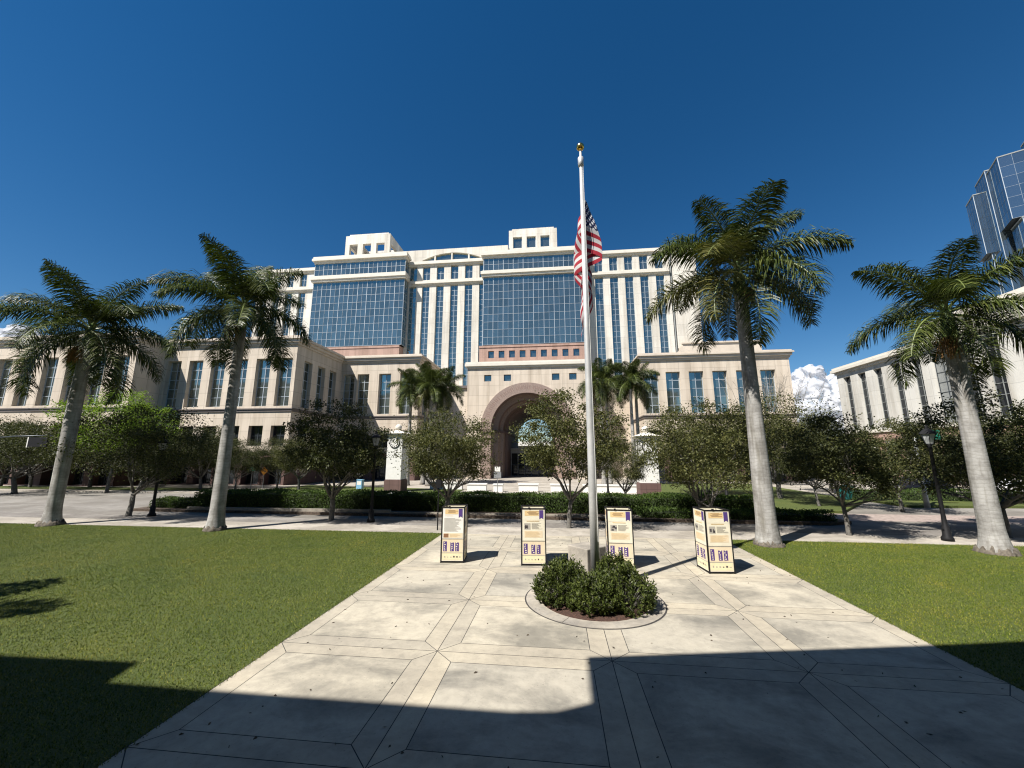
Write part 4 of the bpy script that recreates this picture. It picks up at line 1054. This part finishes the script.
# ------------------------------------------------------------------ display kiosks
for nm, col, r_ in [('poster_cream', (0.672, 0.626, 0.487), .5), ('poster_orange', (0.638, 0.462, 0.227), .5), ('poster_peach', (0.655, 0.546, 0.378), .5), ('poster_white', (0.689, 0.672, 0.613), .5), ('poster_yellow', (0.672, 0.605, 0.386), .5),
                    ('poster_purple', (0.071, 0.038, 0.168), .5), ('poster_ink', (0.076, 0.067, 0.067), .5), ('poster_grey', (0.353, 0.328, 0.277), .5), ('poster_brown', (0.202, 0.101, 0.050), .5)]:
    M[nm] = simple(nm, col, r_, var=.06, sc=5)
def poster(parent, w, h, seed, variant=0):
    """sheet in local x (0..w), z (0..h), facing -y"""
    rnd = random.Random(seed); g = MB()
    def rect(x0, x1, z0, z1, mat, lay=1):
        y = -.0025*lay; g.poly([(x0*w, y, z0*h), (x1*w, y, z0*h), (x1*w, y, z1*h), (x0*w, y, z1*h)], M[mat])
    g.box(0, w, 0, .01, 0, h, M['poster_cream'])
    rect(.02, .98, .42, .985, 'poster_white' if variant == 0 else 'poster_cream')
    rect(.12, .74, .88, .975, 'poster_orange', 2)
    rect(.02, .98, .80, .86, 'poster_cream', 2) if variant else rect(.1, .5, .845, .852, 'poster_orange', 2)
    g.poly([(.76*w, -.008, .985*h), (.76*w, -.008, .815*h), (.85*w, -.008, .84*h), (.94*w, -.008, .815*h), (.94*w, -.008, .985*h)], M['poster_purple'])
    for i in range(4):
        a = rnd.uniform(.2, .3); rect(a, a+rnd.uniform(.3, .48), .905+i*.016, .911+i*.016, 'poster_brown', 3)
    if variant:
        rect(.1, .9, .475, .60, 'poster_peach', 2); rect(.1, .37, .625, .74, 'poster_grey', 2)
        for i in range(7):
            x0, z0 = rnd.uniform(.1, .28), rnd.uniform(.63, .70); rect(x0, x0+rnd.uniform(.04, .09), z0, z0+rnd.uniform(.015, .04), 'poster_ink', 3)
        rect(.2, .75, .775, .787, 'poster_orange', 3)
        for i in range(8): rect(.42, .42+rnd.uniform(.25, .5), .635+i*.014, .640+i*.014, 'poster_grey', 3)
        for i in range(7): rect(.14, .14+rnd.uniform(.5, .72), .49+i*.015, .495+i*.015, 'poster_orange', 3)
    else:
        rect(.06, .96, .43, .52, 'poster_peach', 2); rect(.07, .30, .44, .51, 'poster_brown', 3)
        for i in range(20): rect(.08, .08+rnd.uniform(.5, .8), .555+i*.013, .559+i*.013, 'poster_grey', 3)
        for i in range(4): rect(.36, .36+rnd.uniform(.35, .5), .45+i*.014, .455+i*.014, 'poster_orange', 3)
    rect(.0, 1, .408, .414, 'poster_ink', 3)
    rect(.03, .97, .16, .40, 'poster_peach', 1)
    for x0 in (.07, .40, .63):
        hh = .225 if x0 < .1 else .20
        rect(x0, x0+.17, .18, .18+hh*.82, 'poster_purple', 2)
        for i in range(5):
            a = rnd.uniform(.02, .07); rect(x0+a, x0+a+rnd.uniform(.03, .07), .195+i*.034, .212+i*.034, 'poster_cream', 3)
    rect(.0, 1, .148, .152, 'poster_ink', 3); rect(.03, .97, .02, .145, 'poster_yellow', 1)
    for i in range(6):
        x0 = .12+i*.14; rect(x0, x0+rnd.uniform(.05, .09), .065, .065+rnd.uniform(.012, .035), 'poster_ink' if i in (3, 4) else 'poster_grey', 2)
    return g.build('poster', M['poster_cream'], parent)
def kiosk(label, x, y, rz, w, d, h, variant, seed):
    """x,y = front left corner"""
    t = thing('display_kiosk', label, 'kiosk', (x, y, .004), rz, 'poster display kiosks in a row')
    g = MB(); e = .035
    for px_, py_ in ((0, 0), (w-e, 0), (0, d-e), (w-e, d-e)): g.box(px_, px_+e, py_, py_+e, 0, h)
    for z0, z1 in ((.02, .055), (h-.035, h)):
        g.box(e, w-e, .003, e-.003, z0, z1); g.box(e, w-e, d-e+.003, d-.003, z0, z1); g.box(.003, e-.003, e, d-e, z0, z1); g.box(w-e+.003, w-.003, e, d-e, z0, z1)
    g.box(w*.3, w*.3+.06, -.012, .03, h-.02, h+.025); g.build('frame', M['black'], t)
    g = MB(); g.box(.02, w-.02, .02, d-.02, .05, .09); g.build('core_board', M['black'], t)
    pw, ph = w-2*e, h-.095
    for k, (ox, oy, a, ww) in enumerate(((e, .012, 0, pw), (w-.012, e, math.pi/2, d-2*e), (w-e, d-.012, math.pi, pw), (.012, d-e, -math.pi/2, d-2*e))):
        o = poster(t, ww, ph, seed*10+k, variant if k == 0 else 1); o.location = (ox, oy, .058); o.rotation_euler.z = a
    return t
kiosk('leftmost tall poster kiosk beside the left lawn corner, mostly text on its front', -3.83, 13.09, R(5.5), .77, .78, 1.74, 0, 1)
kiosk('second poster kiosk from left, directly left of the flagpole bed', -1.20, 13.06, R(5.0), .80, .78, 1.74, 1, 2)
kiosk('third poster kiosk from left, right behind the flagpole shrubs', 1.50, 13.10, R(-3), .80, .78, 1.74, 1, 3)
kiosk('rightmost poster kiosk beside the right lawn, turned to show two sides', 4.36, 12.82, R(6), .77, .80, 1.80, 1, 4)

# ------------------------------------------------------------------ lamp posts
def lamp(label, x, y, h, first=None):
    if first: return dup(first, (x, y, 0), 0, label, (1, 1, h/4.7))
    t = thing('lamp_post', label, 'lamp post', (x, y, 0), 0, 'black lamp posts along the sidewalk')
    g = MB(); g.lathe([(.2, 0), (.2, .12), (.14, .2), (.13, .55), (.09, .62), (.075, 1.0), (.06, 3.7), (.09, 3.74), (.05, 3.8), (.12, 3.92)], 0, 0, 14); g.build('post', M['black'], t, True)
    g = MB(); g.lathe([(.13, 3.92), (.24, 4.32)], 0, 0, 6); g.build('lantern_glass', M['lampglass'], t)
    g = MB(); g.lathe([(.30, 4.32), (.28, 4.38), (.13, 4.52), (.06, 4.56), (.05, 4.64), (.015, 4.72)], 0, 0, 6)
    for i in range(6):
        a = math.pi/3*i; g.tube([(.135*math.cos(a), .135*math.sin(a), 3.93), (.245*math.cos(a), .245*math.sin(a), 4.33)], .012, 4)
    g.build('lantern_cap', M['black'], t)
    return t
L0 = lamp('black lamp post at the right beside the far right palm', 15.76, 18.7, 4.75)
lamp('black lamp post between the two left palms', -23.2, 20.9, 4.5, L0)
lamp('black lamp post left of the leftmost kiosk before the clock pillar', -9.76, 20.4, 4.75, L0)
lamp('far lamp post behind the hedge left of the tallest palm', 14.2, 36.0, 4.9, L0)
lamp('lamp post in the forecourt seen right of the flagpole', 4.0, 33, 4.9, L0)

# ------------------------------------------------------------------ clock pillars
def clock_pillar(label, x, y, w, h, ball):
    t = thing('clock_pillar', label, 'clock pillar', (x, y, 0), 0, 'clock pillars either side of the forecourt')
    g = MB(); a = w/2; g.box(-a, a, -a, a, 1.2, h); g.build('shaft', M['whitep'], t)
    g = MB(); g.box(-a-.08, a+.08, -a-.08, a+.08, 0, 1.1); g.box(-a-.03, a+.03, -a-.03, a+.03, 1.1, 1.2); g.build('plinth', M['redgranite'], t)
    g = MB(); g.box(-a-.2, a+.2, -a-.2, a+.2, h, h+.16); n0 = len(g.v)
    g.v += [(-a-.3, -a-.3, h+.16), (a+.3, -a-.3, h+.16), (a+.3, a+.3, h+.16), (-a-.3, a+.3, h+.16), (-.2, -.2, h+.5), (.2, -.2, h+.5), (.2, .2, h+.5), (-.2, .2, h+.5)]
    for q in ((0, 3, 2, 1), (4, 5, 6, 7), (0, 1, 5, 4), (1, 2, 6, 5), (2, 3, 7, 6), (3, 0, 4, 7)): g.f.append(tuple(n0+i for i in q)); g.m.append(0)
    g.build('cap', M['trimw'], t)
    g = MB(); g.sphere((0, 0, h+.5+ball*.9), ball, None, 16, 10); g.build('finial_ball', M['trimw'], t, True)
    def face(rotz):
        c = MB(); r = .52
        def disc(r_, y, mat, seg=32): c.poly([(r_*math.cos(2*math.pi*i/seg), y, r_*math.sin(2*math.pi*i/seg)) for i in range(seg)], mat)
        c.poly([(r*math.cos(2*math.pi*i/32), -.05, r*math.sin(2*math.pi*i/32)) for i in range(32)], M['black'])
        for i in range(32):
            p, q = 2*math.pi*i/32, 2*math.pi*(i+1)/32
            c.poly([(r*math.cos(p), -.05, r*math.sin(p)), (r*math.cos(p), .0, r*math.sin(p)), (r*math.cos(q), 0, r*math.sin(q)), (r*math.cos(q), -.05, r*math.sin(q))], M['black'])
        disc(.43, -.054, M['whitep'])
        for k in range(12):
            an = math.pi/6*k; ct, sn = math.cos(an), math.sin(an)
            c.poly([((.27*ct-s*.03*sn), -.058, (.27*sn+s*.03*ct)) for s in (-1, 1)]+[((.40*ct+s*.035*sn), -.058, (.40*sn-s*.035*ct)) for s in (-1, 1)], M['black'])
        for an, ln, wd in ((2.3, .2, .025), (.9, .34, .018)):
            ct, sn = math.cos(an), math.sin(an)
            c.poly([(-wd*sn, -.062, wd*ct), (wd*sn, -.062, -wd*ct), (ln*ct+wd*.4*sn, -.062, ln*sn-wd*.4*ct), (ln*ct-wd*.4*sn, -.062, ln*sn+wd*.4*ct)], M['black'])
        o = c.build('clock_face', M['whitep'], t); o.location = (math.sin(rotz)*a, -math.cos(rotz)*a, h-.75); o.rotation_euler.z = rotz
    face(0); face(math.pi/2); face(-math.pi/2)
clock_pillar('white clock pillar with dark plinth left of the arch', -15.6, 37.4, 1.5, 5.4, .32)
clock_pillar('white clock pillar right of the flagpole before the right wing', 7.6, 35.0, 1.5, 4.9, .30)

# ------------------------------------------------------------------ low white forecourt walls, stones
for i, (x0, x1, y, lab) in enumerate([(-8.9, -7.0, 39, 'low white wall block left of the arch axis behind the hedge'), (-6.2, -5.3, 38.5, 'small white wall block beside the small grey sign'),
                                      (-3.8, -1.9, 39, 'low white wall block in line with the arch opening'), (-.7, 1.0, 39, 'low white wall block just left of the flagpole'), (2.4, 7.4, 38.5, 'long low white wall right of the flagpole'),
                                      (-13.2, -9.8, 40.5, 'low white wall beside the left clock pillar')]):
    g = MB(); g.box(x0, x1, y, y+.5, 0, .62); g.box(x0-.06, x1+.06, y-.06, y+.56, .62, .74)
    tag(g.build('low_wall', M['whitep']), lab, 'wall', 'low white forecourt walls')
rnd = random.Random(4)
first = None
for i in range(12):
    x = -18.6+i*.62+rnd.uniform(-.12, .12); y = 34.2+rnd.uniform(-.3, .3)
    if first is None:
        g = MB(); g.sphere((0, 0, .12), .2, None, 8, 6, .7)
        for k in range(len(g.v)): a, c, d = g.v[k]; g.v[k] = (a*rnd.uniform(.85, 1.2), c*rnd.uniform(.85, 1.2), d*rnd.uniform(.85, 1.1))
        first = g.build('edging_stone', M['whitep'], loc=(x, y, .05))
        tag(first, 'pale edging stone in the row on the lawn by the left clock pillar', 'stone', 'edging stones on the left lawn')
    else:
        o = first.copy(); COL.objects.link(o); o.location = (x, y, .05); o.rotation_euler.z = rnd.uniform(0, 6); o.scale = (rnd.uniform(.7, 1.3),)*3

# ------------------------------------------------------------------ signs and small things
M['orange'] = simple('sign_orange', (.62, .26, .03), .5); M['green'] = simple('sign_green', (.01, .16, .10), .5); M['bluebox'] = simple('light_blue_paint', (.22, .42, .58), .45)
M['teal'] = simple('teal_plastic', (.02, .15, .15), .45); M['galv'] = simple('galvanised', (.35, .36, .36), .45, .6)
def post_sign(label, x, y, h, kind, rz=0):
    t = thing('street_sign', label, 'sign', (x, y, -.02), rz)
    g = MB(); g.lathe([(.03, 0), (.03, h)], 0, 0, 8); g.build('post', M['galv'] if kind != 'black' else M['black'], t)
    g = MB()
    if kind == 'diamond': 
        z = h-.45; g.prism([(0, -.45), (.45, 0), (0, .45), (-.45, 0)], 0, .01); g.v = [(x_, -.04-z_, y_+z) for x_, y_, z_ in g.v]; mt = M['orange']
    elif kind == 'white': g.box(-.24, .24, -.05, -.035, h-.42, h, M['whitep']); g.box(-.32, .32, -.05, -.035, h-.95, h-.46, M['galv']); mt = M['whitep']
    elif kind == 'black': g.box(-.13, .13, -.07, .07, h-.42, h-.05); mt = M['black']
    elif kind == 'green': g.box(-.3, .3, -.045, -.03, h-.35, h); mt = M['green']
    g.build('sign_panel', mt, t)
    return t
post_sign('orange diamond warning sign before the left wing base', -31.2, 39.5, 2.3, 'diamond')
post_sign('small green street sign beside the orange diamond sign', -32.6, 39.5, 2.2, 'green')
post_sign('small white and grey sign on a thin post behind the hedge', -5.2, 34.5, 2.5, 'white')
post_sign('thin black post with small black box at the lawn corner by the leftmost kiosk', -5.62, 18.6, 2.35, 'black')
t = thing('signal_pole', 'grey street corner pole carrying a green street name sign at the right', 'pole', (24.6, 30.2, -.02))
g = MB(); g.lathe([(.17, 0), (.14, .6), (.11, 5.4)], 0, 0, 12); g.build('post', M['galv'], t, True)
g = MB(); g.box(.12, 1.6, -.03, .03, 4.55, 5.2); g.build('street_name_sign', M['green'], t)
g = MB(); g.box(-.28, .08, -.25, -.2, 2.3, 2.9); g.build('small_sign', M['whitep'], t)
t = thing('traffic_signal', 'dark traffic signal on a mast at the far left among trees', 'traffic light', (-50.9, 29, -.02))
g = MB(); g.lathe([(.16, 0), (.12, 5.6)], 0, 0, 12); g.tube([(0, 0, 4.8), (4, 0, 5.1), (8, 0, 5.15)], [.07, .05, .04], 8); g.build('mast', M['mulld'], t, True)
g = MB(); g.box(5.75, 7.6, -.06, .06, 4.2, 5.0); g.build('street_name_sign', M['black'], t)
g = MB(); g.box(5.65, 5.75, -.08, .08, 4.15, 5.02); g.build('sign_edge', M['whitep'], t)
t = thing('newspaper_box', 'light blue newspaper box on the lawn left of the left clock pillar', 'newspaper box', (-18.2, 35.4, .06))
g = MB(); g.box(-.25, .25, -.22, .22, .35, 1.15, M['bluebox']); g.box(-.2, .2, -.232, -.22, .72, 1.05, M['whitep']); g.box(-.27, .27, -.24, .24, 1.15, 1.2, M['bluebox']); g.build('cabinet', M['bluebox'], t)
g = MB(); g.lathe([(.06, .05), (.06, .35)], 0, 0, 8); g.box(-.2, .2, -.2, .2, 0, .05); g.build('stand', M['galv'], t)
t = thing('litter_bin', 'teal bin on the lawn between trees at the right', 'bin', (22.4, 34.4, .0), R(15))
g = MB(); n0 = 0; g.prism([(-.42, -.4), (.42, -.4), (.42, .4), (-.42, .4)], .1, 1.0); 
for k in range(4): x_, y_, z_ = g.v[k]; g.v[k] = (x_*.8, y_*.8, z_)
g.build('body', M['teal'], t); g = MB(); g.box(-.46, .46, -.46, .44, 1.0, 1.1); g.build('lid', M['teal'], t)

def car(label, x, y, rz, col, suv=True):
    t = thing('parked_car', label, 'car', (x, y, -.0), rz, 'cars parked along the far street')
    L_, Wc = 4.6, 1.82; hh = 1.68 if suv else 1.45; m = simple('car_paint', col, .25, .3, .03); 
    low = [(-2.3, .45), (-2.28, .8), (-1.25, .98), (1.75, 1.02), (2.25, .95), (2.3, .5), (2.2, .3), (-2.2, .3)]
    cab = [(-1.25, .98), (-.55, hh-.05), (-.2, hh), (1.55, hh), (1.95, hh-.35), (2.1, 1.01)]
    def loft(b, prof, w0, w1f):
        n = len(prof); z0 = min(p[1] for p in prof); z1 = max(p[1] for p in prof)
        ws = [w1f(p[1]) for p in prof]; i0 = len(b.v)
        b.v += [(p[0], -w, p[1]) for p, w in zip(prof, ws)]+[(p[0], w, p[1]) for p, w in zip(prof, ws)]; k = b.mi(None)
        b.f.append(tuple(i0+i for i in range(n))); b.f.append(tuple(i0+n+i for i in reversed(range(n)))); b.m += [k, k]
        for i in range(n):
            j = (i+1) % n; b.f.append((i0+j, i0+i, i0+n+i, i0+n+j)); b.m.append(k)
    g = MB(); loft(g, low, 0, lambda z: Wc/2-.05 if z > .9 else Wc/2); o = g.build('body', m, t); bv = o.modifiers.new('b', 'BEVEL'); bv.width = .06; bv.segments = 2
    g = MB(); loft(g, cab, 0, lambda z: Wc/2-.07-(z-.98)*.25); o = g.build('cabin', m, t); bv = o.modifiers.new('b', 'BEVEL'); bv.width = .05; bv.segments = 2
    for s in (-1, 1):
        for a, c in ((-.78, .42), (.5, 1.62)):
            g = MB(); zz = (1.06, hh-.14); w = [Wc/2-.055-(z-.98)*.25+.004 for z in zz]
            sk = .42 if a < 0 else .0
            g.poly([(a, s*w[0], zz[0]), (c, s*w[0], zz[0]), (c, s*w[1], zz[1]), (a+sk, s*w[1], zz[1])]); g.build('side_window', M['blackglass'], t)
        for wx in (-1.42, 1.42):
            g = MB(); g.lathe([(.05, -.11), (.30, -.11), (.34, -.08), (.34, .08), (.30, .11), (.05, .11)], 0, 0, 20, M['black']); g.lathe([(.02, -.118), (.21, -.118), (.21, .118), (.02, .118)], 0, 0, 12, M['galv'])
            g.v = [(a, d, c+.34) for a, c, d in g.v]; o = g.build('wheel', M['black'], t, True); o.location = (wx, s*(Wc/2-.1), 0)
        g = MB(); g.box(-2.31, -2.2, s*.62-.17, s*.62+.17, .68, .82); g.build('headlight', M['whitep'], t)
    return t
car('dark parked SUV behind the right hedge near the corner pole', 31.0, 38.6, R(8), (.012, .012, .015))
car('white parked car at the right picture edge behind the palm', 38.5, 38.9, R(8), (.7, .7, .7), False)
for k in (CH, RB, GT, LB, AB): 
    if 'world_parts' in k: del k['world_parts']
for o in bpy.data.objects:
    if 'world_parts' in o: del o['world_parts']
